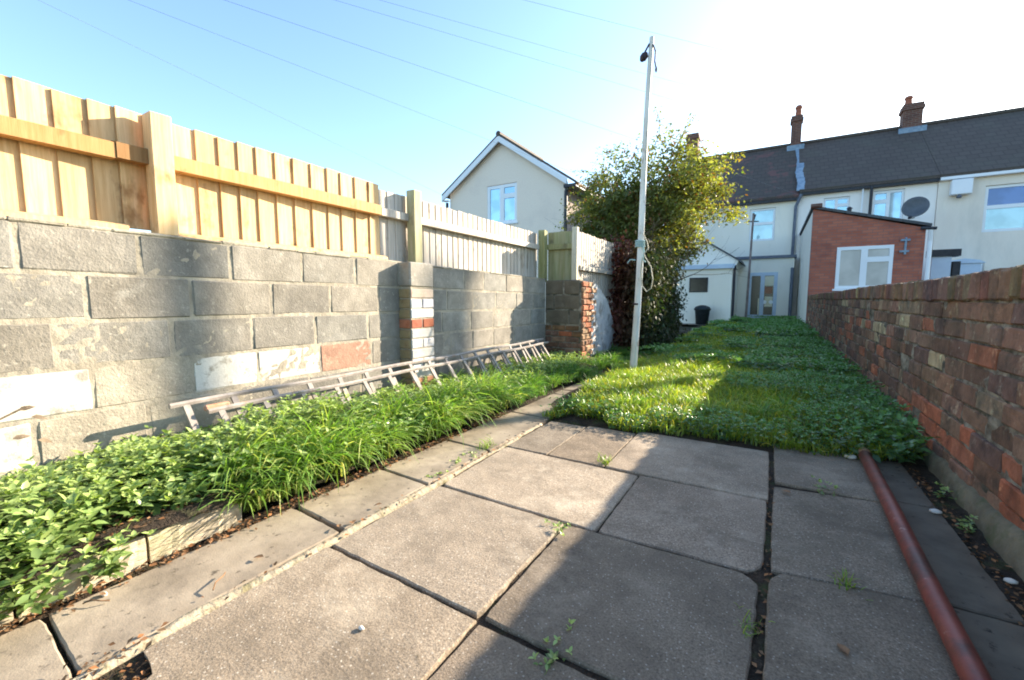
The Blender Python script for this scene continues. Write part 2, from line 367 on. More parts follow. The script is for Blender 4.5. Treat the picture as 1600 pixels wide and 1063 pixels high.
sheet('far_yard', -4.5, .95, 16.2, 20.9, lambda x, y: .015+.01*vnoise(x, y, .3, 4), M['path'], .3)

# paving: every slab an irregular bevelled plate inside the one patio
def slab(mb, quad, z=0., tint=(1, 1, 1), cut=None, th=.05, jit=.0022):
    pts = []
    n = len(quad); cx = sum(q[0] for q in quad)/n; cy = sum(q[1] for q in quad)/n
    tl = (random.uniform(-.006, .006), random.uniform(-.006, .006))
    for i in range(n):
        a = Vector(quad[i]); b = Vector(quad[(i+1) % n]); L = (b-a).length; k = max(2, int(L/.035))
        for j in range(k):
            t = j/k; p = a.lerp(b, t); jj = jit*(1 if 0 < j < k-1 else .3)
            p = p+Vector((random.uniform(-jj, jj), random.uniform(-jj, jj)))
            p = p+(p-Vector((cx, cy))).normalized()*.0028
            if j == 0: p = p+(Vector((cx, cy))-p).normalized()*random.uniform(.001, .008)
            pts.append(p)
    m = len(pts); C2 = Vector((cx, cy))
    zz = lambda p: z+tl[0]*(p[0]-cx)+tl[1]*(p[1]-cy)
    r0 = [(p.x, p.y, zz(p)) for p in [q+(C2-q).normalized()*.005 for q in pts]]
    r1 = [(p.x, p.y, zz(p)-.005) for p in pts]; r2 = [(p.x, p.y, zz(p)-th) for p in pts]
    v = r0+r1+r2; f = [tuple(range(m))]
    for a in (0, m):
        for i in range(m): f.append((a+i, a+m+i, a+m+(i+1) % m, a+(i+1) % m))
    mb.add(v, f, tint)
pt = MB()
def S(x0, x1, y0, y1, tint, poly=None, z=0.):
    q = poly or [(x0, y0), (x1, y0), (x1, y1), (x0, y1)]
    slab(pt, q, z+random.uniform(-.003, .002), tint)
W = lambda v, r_=1., b_=1.: (v*r_, v, v*b_)
S(0,0,0,0, W(.95,1.02,.97), [(-1.22,-.6),(-.695,-.6),(-.69,.945),(-1.385,.955),(-1.385,.40),(-1.28,.385),(-1.235,.30)])
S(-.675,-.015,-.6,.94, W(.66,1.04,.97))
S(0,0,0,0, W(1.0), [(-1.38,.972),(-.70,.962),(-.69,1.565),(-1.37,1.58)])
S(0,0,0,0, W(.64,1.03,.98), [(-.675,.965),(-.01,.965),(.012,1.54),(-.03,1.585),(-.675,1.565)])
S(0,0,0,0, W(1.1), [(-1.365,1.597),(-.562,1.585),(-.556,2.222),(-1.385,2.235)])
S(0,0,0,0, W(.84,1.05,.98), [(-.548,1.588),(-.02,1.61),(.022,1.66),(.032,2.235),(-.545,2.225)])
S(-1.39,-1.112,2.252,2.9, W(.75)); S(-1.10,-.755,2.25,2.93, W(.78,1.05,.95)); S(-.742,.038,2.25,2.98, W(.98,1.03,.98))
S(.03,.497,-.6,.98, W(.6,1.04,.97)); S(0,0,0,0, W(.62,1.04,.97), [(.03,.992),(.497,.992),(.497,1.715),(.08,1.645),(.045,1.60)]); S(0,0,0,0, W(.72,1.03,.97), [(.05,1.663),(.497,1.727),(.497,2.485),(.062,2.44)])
S(.068,.497,2.50,3.15, W(.78,1.03,.97))
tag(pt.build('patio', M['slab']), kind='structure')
pp = MB()
def P_(x0, x1, y0, y1, t, sk=0., z=0.): slab(pp, [(x0, y0), (x1, y0-sk), (x1, y1-sk), (x0, y1)], z, t)
for (y0, y1, t) in ((-.9, .292, 1.02), (.308, 1.06, 1.), (1.085, 1.565, .97), (1.585, 2.12, .98), (2.14, 2.95, .9), (2.97, 3.75, .8), (3.77, 4.5, .8)):
    P_(-1.78, -1.432, y0, y1, W(t), .02, .004)
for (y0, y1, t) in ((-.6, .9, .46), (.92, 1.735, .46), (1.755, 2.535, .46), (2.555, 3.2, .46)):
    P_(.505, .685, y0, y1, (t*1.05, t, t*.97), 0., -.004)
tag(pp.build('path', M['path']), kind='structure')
# mortar bead between path and patio
bd = MB(); pts = []
for i in range(60):
    y = -.5+i*.056; pts.append((-1.412+.006*math.sin(y*9)+random.uniform(-.004, .004)-.02*max(0, y-1.9), y, -.013))
bd.tube(pts, [.021*random.uniform(.75, 1.15)*(1 if p[1] < 1.7 else .6) for p in pts], 8)
tag(bd.build('mortar_joint', M['bead'], smooth=True), kind='structure')

# ------------------------------------------------------------------ block wall (left)
XL = -2.65
wz = lambda x, y, z: (x, y, z-.011*y*max(z, 0)/1.25)
wall = empty('block_wall', (XL-.1, 2, 0), label='grey concrete block garden wall with some white painted blocks, under the timber fence', cat='wall')
def offs(o):   # keep world coordinates while parented to an offset empty
    o.matrix_parent_inverse = Matrix.Translation(-o.parent.location) if o.parent else Matrix.Identity(4); return o
def part(mb, name, mat, parent, smooth=False, fn=None):
    return offs(mb.build(name, mat, parent, smooth, fn))
rows = [(1.052, 1.255), (.842, 1.042), (.63, .832), (.425, .62), (.215, .412), (0., .205)]
jts = [[-.36,.06,.474,.872,1.287,1.727,2.148,2.58,3.0,3.472,3.81,4.27,4.72,5.3],
       [-.6,-.18,.25,.673,1.082,1.51,1.928,2.36,2.7,3.2,3.62,4.05,4.5,4.95,5.3],
       [-.3,.13,.56,.983,1.389,1.798,2.248,2.6,3.12,3.576,4.0,4.43,4.87,5.3],
       [-.6,-.2,.22,.664,1.064,1.407,1.832,2.28,2.6,3.15,3.6,4.0,4.45,4.9,5.3],
       [-.4,.05,.472,.86,1.3,1.74,2.17,2.6,3.05,3.5,3.9,4.35,4.8,5.3],
       [-.2,.25,.69,1.1,1.5,1.95,2.4,2.85,3.3,3.7,4.15,4.6,5.3]]
special = {(3, 0.22): 'w', (3, -.2): 'w', (3, 1.064): 'w', (3, 1.407): 'w', (3, 1.832): 'r', (3, .664): 'l', (4, .05): 'w', (4, -.4): 'w', (4, .472): 'l', (5, .25): 'l', (2, .13): 'n', (4, .86): 'l'}
bb = MB(); pb = MB()
for ri, (z0, z1) in enumerate(rows):
    js = [-1.0]+jts[ri]
    for a, b in zip(js, js[1:]):
        k = special.get((ri, a)); t = random.uniform(.9, 1.1); wv = random.uniform(.97, 1.03)
        if a > 2.8: t *= 1.16
        if ri == 3 and k is None and a < 2.3: t *= 1.15
        tint = (t*wv, t, t/wv*.99)
        g0 = random.uniform(.007, .013); x1 = XL+random.uniform(.0, .004)
        tgt = bb
        if k == 'w': tgt = pb; tint = W(random.uniform(.92, 1.02))
        if k == 'r': tint = (1.5, .95, .78)
        if k == 'l': tint = (1.45, 1.4, 1.28)
        if k == 'n': tint = (.95, .93, .9)
        if z0 > 1 and 1.0 < a < 3: tint = tuple(c*1.08 for c in tint)
        tgt.box((XL-.19, a+g0, z0+random.uniform(0, .006)), (x1, b-g0*.5, z1-random.uniform(0, .006)), tint, .0035, ch=.006)
part(bb, 'blockwork', M['block'], wall, fn=wz); part(pb, 'painted_blockwork', M['paintblock'], wall, fn=wz)
# mortar core with a rough, partly smeared face
ny, nz = 420, 90; ys = np.linspace(-1.0, 5.3, ny); zs = np.linspace(-.06, 1.262, nz); Yg, Zg = np.meshgrid(ys, zs)
smear = np.clip(vnoise(Yg, Zg*1.3, .11, 21)*.6+vnoise(Yg, Zg, .04, 22)*.4-.60, 0, 1)*.035
Xg = XL-.001+.005*vnoise(Yg, Zg, .02, 23)-.003+.7*smear*(Zg < .42)*(Yg < 1.0)+.03*smear; Zs = Zg-.011*Yg*np.maximum(Zg, 0)/1.25
v = np.stack([Xg, Yg, Zs], -1).reshape(-1, 3); i = np.arange(ny*nz).reshape(nz, ny)
f = np.stack([i[:-1, :-1], i[:-1, 1:], i[1:, 1:], i[1:, :-1]], -1).reshape(-1, 4)
offs(rawmesh('mortar', v, f, np.ones((len(v), 3)), M['mortar'], wall))
cp = MB()
y = -1.0
while y < 5.25:
    L = random.uniform(.12, .3); cp.box((XL-.2, y, 1.250), (XL+.004+random.uniform(-.004, .006), y+L, 1.266+random.uniform(-.003, .005)), None, .002, ch=.005); y += L+.001
part(cp, 'mortar_cap', M['mortar'], wall, fn=wz)
# brick pillar
pl = empty('brick_pillar', (-2.59, 2.72, 0), label='patched pillar of red, ochre and white bricks standing out from the grey block wall', cat='pillar')
pb1 = MB(); pb1.box((-2.66, 2.58, 1.03), (-2.515, 2.865, 1.232), W(1.3), .003, ch=.01); part(pb1, 'cap_block', M['block'], pl)
pbk = MB(); z = 1.018; wh = (1, 1, 1); gy = (.62, .62, .62); rd = (.5, .17, .11); orr = (.62, .3, .18); cols = [(.75,.6,.5), wh, wh, rd, gy, (.8,.8,.8), gy, wh, (.9,.9,.88), orr, (.7,.6,.55), orr]
ochre = (.42, .33, .19)
for k, c in enumerate(cols):
    h = .084; red = c[1] < .25
    ysplit = 2.865 if k % 2 else 2.72
    pbk.box((-2.66, 2.585, z-h), (-2.53, ysplit, z-.008), ochre if not red else (.6, .24, .14), .002, ch=.008) if False else None
    # front bricks (painted) and the darker ochre and red side bricks
    pbk.box((-2.53, 2.588, z-h+.004), (-2.515+random.uniform(-.003, .003), 2.715 if k % 2 else 2.86, z-.006), c, .0015, ch=.006)
    if k % 2: pbk.box((-2.53, 2.725, z-h+.004), (-2.515+random.uniform(-.003, .003), 2.86, z-.006), tuple(q*random.uniform(.85, 1) for q in c), .0015, ch=.006)
    pbk.box((-2.655, 2.578, z-h+.004), (-2.532, 2.60, z-.006), ochre if not red else (.6, .24, .14), .0015, ch=.006)
    z -= h
part(pbk, 'brickwork', M['pillarbrick'], pl)
pm = MB(); pm.box((-2.66, 2.59, -.02), (-2.523, 2.855, 1.03)); part(pm, 'mortar_core', M['mortar'], pl)

# return wall where the block wall jogs into the garden
jog = empty('stub_wall', (-2.35, 5.45, 0), label='dark stub of block and red brick wall jutting out beside the far end of the ladder', cat='wall')
jb = MB(); jr = MB()
for ri, (z0, z1) in enumerate([(.99, 1.18), (.79, .98), (.59, .78)]):
    xs = [[-2.65, -2.38, -2.14], [-2.65, -2.52, -2.14], [-2.65, -2.3, -2.14]][ri]
    for a, b in zip(xs, xs[1:]): jb.box((a+.006, 5.3, z0), (b-.004, 5.44, z1), (.72, .62, .5), .004, ch=.014)
z = .575; k = 0
while z > -.05:
    x = -2.65+(0 if k % 2 else .0)
    while x < -2.15:
        L = .2 if (x > -2.64 or k % 2) else .1
        c = random.choice([(1.9, 1.0, .7), (1.3, .95, .8), (.9, .8, .8), (1.3, 1.3, 1.2), (.8, .7, .6), (.9, .8, .6)])
        jr.box((x+.004, 5.3+random.uniform(-.004, .004), z-.07), (min(x+L, -2.11)-.004, 5.44, z-.004), c, .002, ch=.008); x += L
    z -= .078; k += 1
z = 1.16; k = 0
while z > -.05:     # side face of bricks, running back
    yy = 5.3
    while yy < 5.62:
        L = .11 if (yy < 5.31 and k % 2) else .2
        c = random.choice([(1.7, 1.0, .75), (1.2, .9, .7), (1.2, 1.1, 1.0), (1.6, 1.6, 1.4)])
        jr.box((-2.135, yy+.006, z-.07), (-2.095+random.uniform(-.008, .008), yy+L-.004, z-.004), c, .003, ch=.01); yy += L
    z -= .078; k += 1
part(jb, 'blockwork', M['block'], jog); part(jr, 'brickwork', M['brick'], jog)
jm = MB(); jm.box((-2.65, 5.308, -.05), (-2.12, 5.43, 1.165)); jm.box((-2.25, 5.436, -.05), (-2.128, 5.85, 1.0)); part(jm, 'mortar_core', M['oldmortar'], jog)
# lumpy rendered buttress behind
rb = MB()
prof = [(5.64, 1.12), (5.8, 1.14), (6.0, 1.05), (6.3, .9), (6.6, .55), (6.95, .2)]
rb.prism([(-2.1, 5.64, -.05)]+[(-2.1, a, b) for a, b in prof]+[(-2.1, 6.95, -.05)], (-.15, 0, 0)); 
part(rb, 'rendered_wall', surf('old_render', (.42, .42, .42), (.55, .54, .52), 5, .95, spots=[((.2, .18, .15), 6, .5, .65, .8)], bumps=((20, .9, .03),)), jog)

# ------------------------------------------------------------------ fences
def board_panel(mb, ys, x, z0, z1, t0=.016, tint=(.9, 1.08), along='y', zt=None):
    for a, b in zip(ys, ys[1:]):
        t = random.uniform(*tint); wv = random.uniform(.97, 1.04); c = (t*wv, t, t/wv)
        zz = z1+random.uniform(-.006, .006)
        # thick edge at far side overlaps the thin edge of the next board
        if along == 'y': poly = [(x-.006, a-.008, z0), (x+t0+.004, a-.008, z0), (x+t0+.004, a-.004, z0), (x+.002, b, z0), (x-.006, b, z0)]
        else: poly = [(a-.008, x+.006, z0), (a-.008, x-t0-.003, z0), (b, x-.002, z0), (b, x+.006, z0)]
        mb.prism(poly, (0, 0, zz-z0), c)
fa = empty('timber_fence', (-2.75, 1.0, 1.26), label='new yellow close-board timber fence on top of the block wall', cat='fence')
ys = [-.9,-.76,-.62,-.48,-.35,-.22,-.1,.02,.14,.27,.41,.55,.663,.779,.879,.987,1.1,1.216,1.331,1.438,1.545,1.664,1.787,1.915,2.042,2.156,2.284,2.419,2.52]
b = MB(); board_panel(b, ys, -2.790, 1.285, 1.862, .012, (.74, 1.1)); part(b, 'board_panel', M['newwood'], fa)
def rail(parent, y0, y1, z0, z1, x0=-2.768, x1=-2.705, mat='newwood', t=(1, 1, 1), name='rail'):
    q = MB(); q.prism([(x0, y0, z0), (x1, y0, z0), (x1, y0, z1-.015), (x0+.01, y0, z1), (x0, y0, z1)], (0, y1-y0, 0), t); return part(q, name, M[mat], parent)
rail(fa, -.9, .838, 1.598, 1.686, t=(.66, .55, .42)); rail(fa, .842, .965, 1.602, 1.69, t=(.42, .33, .25), x1=-2.70); rail(fa, 1.055, 2.47, 1.602, 1.69, t=(.74, .66, .54))  # short piece by the post: shadow painted into its dark tint
rail(fa, -.9, .865, 1.262, 1.30, x0=-2.765, x1=-2.70, name='gravel_board'); rail(fa, 1.06, 2.52, 1.250, 1.285, x0=-2.765, x1=-2.70, name='gravel_board')
def post(parent, x0, x1, y0, y1, z0, z1, mat, t=(1, 1, 1)):
    q = MB(); q.box((x0, y0, z0), (x1, y1, z1), t, .001, ch=.004); return part(q, 'post', M[mat], parent)
post(fa, -2.745, -2.655, .963, 1.055, 1.255, 1.85, 'newwood', (1.08, 1.08, 1.08))
fb = empty('weathered_fence', (-2.78, 4, 1.26), label='weathered silver-grey close-board fence continuing behind the block wall towards the gabled house', cat='fence')
ys = list(np.arange(2.535, 5.36, .087)); b = MB(); board_panel(b, ys, -2.80, 1.16, 1.828, .006, (.85, 1.1)); part(b, 'board_panel', M['greywood'], fb)
rail(fb, 2.50, 2.80, 1.605, 1.68, -2.785, -2.73, 'greywood'); rail(fb, 2.90, 5.27, 1.60, 1.675, -2.785, -2.73, 'greywood', (1, 1, .98))
post(fb, -2.755, -2.665, 2.80, 2.895, 1.20, 1.865, 'greenwood', (1.25, 1.2, 1.3)); post(fb, -2.755, -2.66, 5.28, 5.375, 1.16, 1.86, 'greenwood', (.95, .95, .8))
fc = empty('return_fence', (-2.45, 5.4, 1.2), label='short dark return panel of fence between two posts above the stub wall', cat='fence')
b = MB(); board_panel(b, list(np.arange(-2.66, -2.20, .085)), 5.43, 1.14, 1.84, .012, (.75, .95), 'x'); part(b, 'board_panel', M['greenwood'], fc)
q = MB(); q.box((-2.66, 5.37, 1.60), (-2.29, 5.415, 1.67), (.8, .8, .7)); part(q, 'rail', M['greenwood'], fc)
post(fc, -2.30, -2.225, 5.37, 5.44, 1.12, 1.88, 'greywood', (1.15, 1.15, 1.0))
fd = empty('far_fence', (-2.2, 7, 0), label='low grey board fence running back into the brown creeper beside the bush', cat='fence')
b = MB(); board_panel(b, list(np.arange(5.46, 7.4, .09)), -2.27, .9, 1.84, .006, (.85, 1.1)); part(b, 'board_panel', M['greywood'], fd)
rail(fd, 5.46, 7.35, 1.32, 1.39, -2.255, -2.20, 'greywood', (.8, .8, .78))
q = MB()
for yy in (7.2,): q.box((-2.40, yy, 0), (-2.31, yy+.09, 1.82), (.8, .8, .8))
part(q, 'post', M['greywood'], fd)

# ------------------------------------------------------------------ brick wall (right)
def xr(y): return .80+.010*max(0, min(y, 14))
def brickwall():
    root = empty('brick_wall', (.9, 6, 0), label='old red brick garden wall with brick-on-edge coping and worn faces on the right', cat='wall')
    bm = MB(); Y0, Y1 = -.8, 14.9
    ch = .0985; nrow = 9; ztop = .915
    for r_ in range(nrow):
        z1 = ztop-r_*ch; z0 = z1-ch+.012
        y = Y0-random.uniform(0, .2)
        while y < Y1:
            L = random.choice([.285, .285, .285, .14]) if r_ % 3 else random.choice([.14, .285, .285])
            L *= random.uniform(.96, 1.04)
            c = random.random()
            if c < .10: t = (1.6, 1.02, .85)
            elif c < .24: t = (.75, .75, .85)
            elif c < .32: t = (1.35, 1.6, 1.5)
            elif c < .36: t = (2.0, 2.6, 2.3)
            else: v_ = random.uniform(.7, 1.25); t = (v_*random.uniform(.95, 1.1), v_, v_*random.uniform(.9, 1.05))
            if r_ > 5 and random.random() < .22: t = (1.8, 1.02, .8)
            x = xr(y)+random.uniform(-.005, .006)+(.012 if random.random() < .06 else 0)
            a0 = Matrix.Rotation(random.uniform(-.012, .012), 3, 'X')
            bm.box((x, y+.003, z0-.002+random.uniform(-.003, .003)), (x+.12, y+L-.004, z1+random.uniform(-.003, .003)), t, .003, rot=a0, ch=random.uniform(.004, .010))
            y += L
    part(bm, 'brick_courses', M['brick'], root)
    # brick-on-edge coping with a rolled mortar top
    cm = MB(); y = Y0
    while y < Y1:
        L = random.uniform(.092, .108); c = random.random()
        t = (.9, .88, .85) if c < .6 else ((1.15, 1.0, .85) if c < .8 else ((1.1, 1.25, 1.1) if c < .93 else (1.5, 1.6, 1.4)))
        t = tuple(q*random.uniform(.8, 1.1) for q in t); x = xr(y)-.012+random.uniform(-.008, .006); dz = .006*math.sin(y*1.3)+random.uniform(-.004, .004)
        cm.box((x, y+.004, .925+dz), (x+.235, y+L-.005, 1.062+dz-.002*y), t, .003, ch=random.uniform(.006, .012)); y += L
    part(cm, 'coping', M['brick'], root)
    ny, nz = 520, 40; ys = np.linspace(Y0, Y1, ny); zs = np.linspace(-.06, .93, nz); Yg, Zg = np.meshgrid(ys, zs)
    Xg = np.vectorize(xr)(Yg)+.015-.022*np.clip(vnoise(Yg, Zg, .07, 31)-.45, 0, 1)-.007*vnoise(Yg, Zg, .02, 32)
    v = np.stack([Xg, Yg, Zg], -1).reshape(-1, 3); i = np.arange(ny*nz).reshape(nz, ny)
    f = np.stack([i[:-1, :-1], i[1:, :-1], i[1:, 1:], i[:-1, 1:]], -1).reshape(-1, 4)
    offs(rawmesh('mortar', v, f, np.ones((len(v), 3)), M['oldmortar'], root))
    k = MB(); k.box((1.02, Y0, -.06), (1.035, Y1, 1.045)); y = Y0
    while y < Y1:   # thin rolled top bed of mortar
        L = random.uniform(.15, .4); z_ = 1.058-.002*y+.006*math.sin(y*1.3)
        k.prism([(xr(y)+.0, y, z_-.02), (xr(y)+.02, y, z_+.007), (xr(y)+.11, y, z_+.014), (xr(y)+.2, y, z_+.006), (xr(y)+.22, y, z_-.02)], (0, L, 0)); y += L
    part(k, 'mortar_bed', M['mortar'], root)
    q = MB(); rings = []; ny = 260
    for j in range(ny):   # cement fillet along the foot
        y0 = Y0+j*.02; nz_ = lambda k, sc: float(vnoise(np.array([y0+k]), np.array([k*1.]), sc, 61)[0]); a = .02+.03*nz_(3, .25)+.012*nz_(9, .06); hh = .05+.05*nz_(20, .3)+.015*nz_(31, .05)
        rings += [(xr(y0)-a, y0, -.03), (xr(y0)-a*.9, y0, .012), (xr(y0)-.012-.3*a, y0, hh*.7), (xr(y0)-.006, y0, hh), (xr(y0)+.02, y0, hh)]
    q.add(rings, [(i_*5+k, i_*5+k+1, i_*5+k+6, i_*5+k+5) for i_ in range(ny-1) for k in range(4)])
    part(q, 'cement_fillet', M['fillet'], root, True)
brickwall()

# ------------------------------------------------------------------ houses
def frame_window(parent, x0, x1, z0, z1, y, layout, glass='glass', fr='upvc', name='window', fw=.06, d=.05, panes=None, sill=True):
    """layout: list of (u0,u1,v0,v1) pane rectangles in 0..1; frame = bars round them; faces -Y, front at y-d"""
    us = sorted({0., 1.} | {u for L in layout for u in L[:2]}); vsx = sorted({0., 1.} | {v_ for L in layout for v_ in L[2:]})
    f = MB(); Wd, Hh = x1-x0, z1-z0
    for i in range(len(us)-1):
        for j in range(len(vsx)-1):
            uc, vc = (us[i]+us[i+1])/2, (vsx[j]+vsx[j+1])/2
            if any(L[0] < uc < L[1] and L[2] < vc < L[3] for L in layout): continue
            f.box((x0+us[i]*Wd, y-d, z0+vsx[j]*Hh), (x0+us[i+1]*Wd, y+.02, z0+vsx[j+1]*Hh))
    o = part(f, name, M[fr], parent)
    for k, L in enumerate(layout):
        p = MB(); gl = panes[k] if panes else glass
        p.box((x0+L[0]*Wd, y-d*.4, z0+L[2]*Hh), (x0+L[1]*Wd, y-.005, z0+L[3]*Hh)); po = p.build('pane', M[gl], o)
        po.matrix_parent_inverse = Matrix.Identity(4)
    if sill:
        s_ = MB(); s_.box((x0-.05, y-d-.06, z0-.06), (x1+.05, y+.01, z0-.004)); so_ = s_.build('sill', M[fr], o)
    return o
def wallgrid(mb, x0, x1, z0, z1, y0, y1, holes):
    xs = sorted({x0, x1} | {h for H_ in holes for h in H_[:2] if x0 < h < x1}); zs = sorted({z0, z1} | {h for H_ in holes for h in H_[2:] if z0 < h < z1})
    for i in range(len(xs)-1):
        for j in range(len(zs)-1):
            xc, zc = (xs[i]+xs[i+1])/2, (zs[j]+zs[j+1])/2
            if any(a < xc < b_ and c < zc < d_ for a, b_, c, d_ in holes): continue
            mb.box((xs[i], y0, zs[j]), (xs[i+1], y1, zs[j+1]))
CASE = [(.07, .44, .07, .92), (.56, .93, .07, .62), (.56, .93, .74, .92)]
CASER = [(1-b_, 1-a, c, d_) for a, b_, c, d_ in CASE]
SASH = [(.08, .92, .06, .50), (.08, .92, .58, .94)]
YF = 21.
def terrace(name_label, x0, x1, wallmat, roofmat, eave, windows, group='terraced houses at the end of the garden', ridge=8.0, proud=0.):
    root = empty('terraced_house', ((x0+x1)/2, YF, 0), label=name_label, cat='house', group=group)
    yf = YF-proud
    w_ = MB(); wallgrid(w_, x0, x1, 0, eave, yf, yf+.3, [h[:4] for h in windows])
    w_.box((x0, yf+.31, 0), (x0+.01, 27.6, eave-.05)); w_.box((x0+.01, 27.3, 0), (x1, 27.6, eave-.05)); w_.box((x1-.01, yf+.31, 0), (x1, 27.3, eave-.05))
    w_.prism([(x0+.02, YF+.32, eave-.05), (x0+.02, 24.3, ridge-.12), (x0+.02, 27.58, eave-.05)], (.1, 0, 0)); w_.prism([(x1-.12, YF+.32, eave-.05), (x1-.12, 24.3, ridge-.12), (x1-.12, 27.58, eave-.05)], (.1, 0, 0))
    part(w_, 'wall', M[wallmat], root)
    r_ = MB(); r_.prism([(x0, YF-.22, eave-.06), (x0, 24.3, ridge), (x0, 27.85, eave-.1), (x0, 27.85, eave-.22), (x0, 24.3, ridge-.12), (x0, YF-.22, eave-.16)], (x1-x0-.001, 0, 0))
    part(r_, 'roof', M[roofmat], root)
    q = MB(); q.tube([(x0, 24.3, ridge+.02), (x1, 24.3, ridge+.02)], .09, 8); part(q, 'ridge_tiles', M['roofB'], root)
    q = MB(); q.box((x0, yf-.2, eave-.26), (x1-.004, yf-.002, eave-.165)); part(q, 'gutter', M['drain' if wallmat != 'beige' else 'upvc'], root)
    for h in windows: frame_window(root, h[0]+.004, h[1]-.004, h[2]+.004, h[3]-.004, yf+.12, h[4], **(h[5] if len(h) > 5 else {}))
    return root
def chimney(root, x0, x1, ztop, y0=24.0, y1=24.6, lean=0., pots=((.5, .45),)):
    c = MB(); c.box((x0, y0, 7.5), (x1, y1, ztop-.25)); c.box((x0-.05, y0-.05, ztop-.252), (x1+.05, y1+.05, ztop-.12)); c.box((x0-.02, y0-.02, ztop-.122), (x1+.02, y1+.02, ztop))
    o = part(c, 'chimney', M['chimbrick'], root)
    for u, h in pots:
        p = MB(); p.lathe((x0+(x1-x0)*u, (y0+y1)/2, ztop-.01), [(.13, 0), (.11, h*.7), (.14, h*.72), (.14, h*.85), (.1, h)], 12); p.build('chimney_pot', M['pot'], o)
    fl = MB(); fl.box((x0-.13, y0-.12, 7.62), (x1+.13, y0-.004, 7.88)); fl.build('flashing', M['lead'], o)
    return o
hA = terrace('cream rendered terraced house half hidden behind the bush, with glazed garden door', -4.3, .78, 'cream', 'roofA', 5.12,
     [(-.9, 0.02, 3.35, 4.68, SASH, dict(glass='paleglass'))])
chimney(hA, -4.05, -3.5, 9.25, pots=()); chimney(hA, .45, .85, 9.2, y0=24.0, y1=24.45, pots=((.62, .5),))
hB = terrace('pale rendered terraced house in the middle with a red brick extension at its back', .79, 4.86, 'palecream', 'roofB', 5.28,
     [(1.62, 2.42, 3.9, 4.84, CASE), (3.12, 4.0, 3.72, 4.92, CASER)])
chimney(hB, 4.32, 4.92, 8.85, pots=((.3, .4),))
hC = terrace('beige rendered terraced house at the right edge with a blue sash window', 4.87, 9.6, 'beige', 'roofB', 5.28,
     [(6.05, 7.15, 3.18, 4.72, SASH, dict(panes=['paleglass', 'blueglass'])), (7.9, 8.9, 3.2, 4.7, SASH), (5.3, 6.2, .1, 2.2, [(.1, .9, .5, .92)]), ], proud=.06)
chimney(hC, 9.60, 9.98, 10.35, y0=24.1, y1=24.45, pots=((.5, .3),))
hD = terrace('far right terraced house beyond the tall chimney, outside the photo', 9.62, 14.4, 'palecream', 'roofB', 5.28, [(10.6, 11.6, 3.3, 4.7, CASE)])
# lead strip down the party line
ls = MB(); n = 26
for i in range(n):
    t0, t1 = i/n, (i+1)/n; y0_, y1_ = YF-.2+3.4*t0, YF-.2+3.4*t1; z0_, z1_ = 5.15+2.66*t0, 5.15+2.66*t1
    wob = .03*math.sin(i*.5); wd = .12+.02*random.random()
    ls.prism([(.82+wob-wd, y0_, z0_+.04), (.82+wob+wd, y0_, z0_+.04), (.82+wob+wd, y0_, z0_+.10), (.82+wob-wd, y0_, z0_+.10)], (random.uniform(-.03, .03), y1_-y0_, z1_-z0_))
part(ls, 'party_wall_strip', M['lead'], hA)
def pipe(parent, name, pts, r_, mat): q = MB(); q.tube(pts, r_, 8); return part(q, name, M[mat], parent)
pipe(hA, 'downpipe', [(.86, 20.78, 5.05), (.70, 20.85, 4.6), (.68, 20.88, 2.2), (.68, 19.85, 2.1), (.68, 19.85, .05)], .06, 'greydrain')
pipe(hB, 'downpipe', [(3.02, 20.8, 5.1), (3.02, 20.8, 2.5)], .05, 'drain'); pipe(hB, 'downpipe', [(2.78, 20.85, 5.1), (2.78, 20.85, 2.5)], .025, 'upvc')
# kitchen wing with garden door
ex = MB(); wallgrid(ex, -1.32, .74, 0, 2.52, 20., 20.2, [(-.80, .22, .12, 1.98)]); ex.box((-1.32, 20.21, 0), (-1.12, 20.99, 2.52)); ex.box((.54, 20.21, 0), (.74, 20.99, 2.52)); ex.box((-1.1, 20.9, 0), (.5, 20.95, 2.5))
part(ex, 'kitchen_wall', M['cream'], hA)
q = MB(); q.box((-1.4, 19.9, 2.525), (.80, 20.99, 2.63)); part(q, 'flat_roof', M['greydrain'], hA)
dr = frame_window(hA, -.80, .22, .12, 1.98, 20.03, [(.12, .43, .09, .93), (.57, .88, .09, .93)], glass='darkglass', fr='bluefascia', name='garden_door', sill=False, panes=['darkglass', 'darkglass'])
for bx_ in (((-.215, 20.005, 1.45), (.10, 20.012, 1.83)), ((-.19, 20.005, .62), (.08, 20.012, 1.02)), ((-.42, 20.005, .3), (-.37, 20.012, .95))):
    q = MB(); q.box(*bx_); part(q, 'painted_door_glow', M['warm'], hA)  # pale panels stand in for light seen through the door glass
q = MB(); q.box((-.2, 20.0, 1.14), (.06, 20.008, 1.40)); part(q, 'door_blind', M['brownfab'], hA)
for xx in (-.19, .03): q = MB(); q.lathe((xx, 19.995, .80), [(.075, 0), (.075, .006)], 16, axis=(0, -1, 0)); part(q, 'painted_reflection', M['glintwhite'], hA)  # white discs paint in the reflections on the door glass
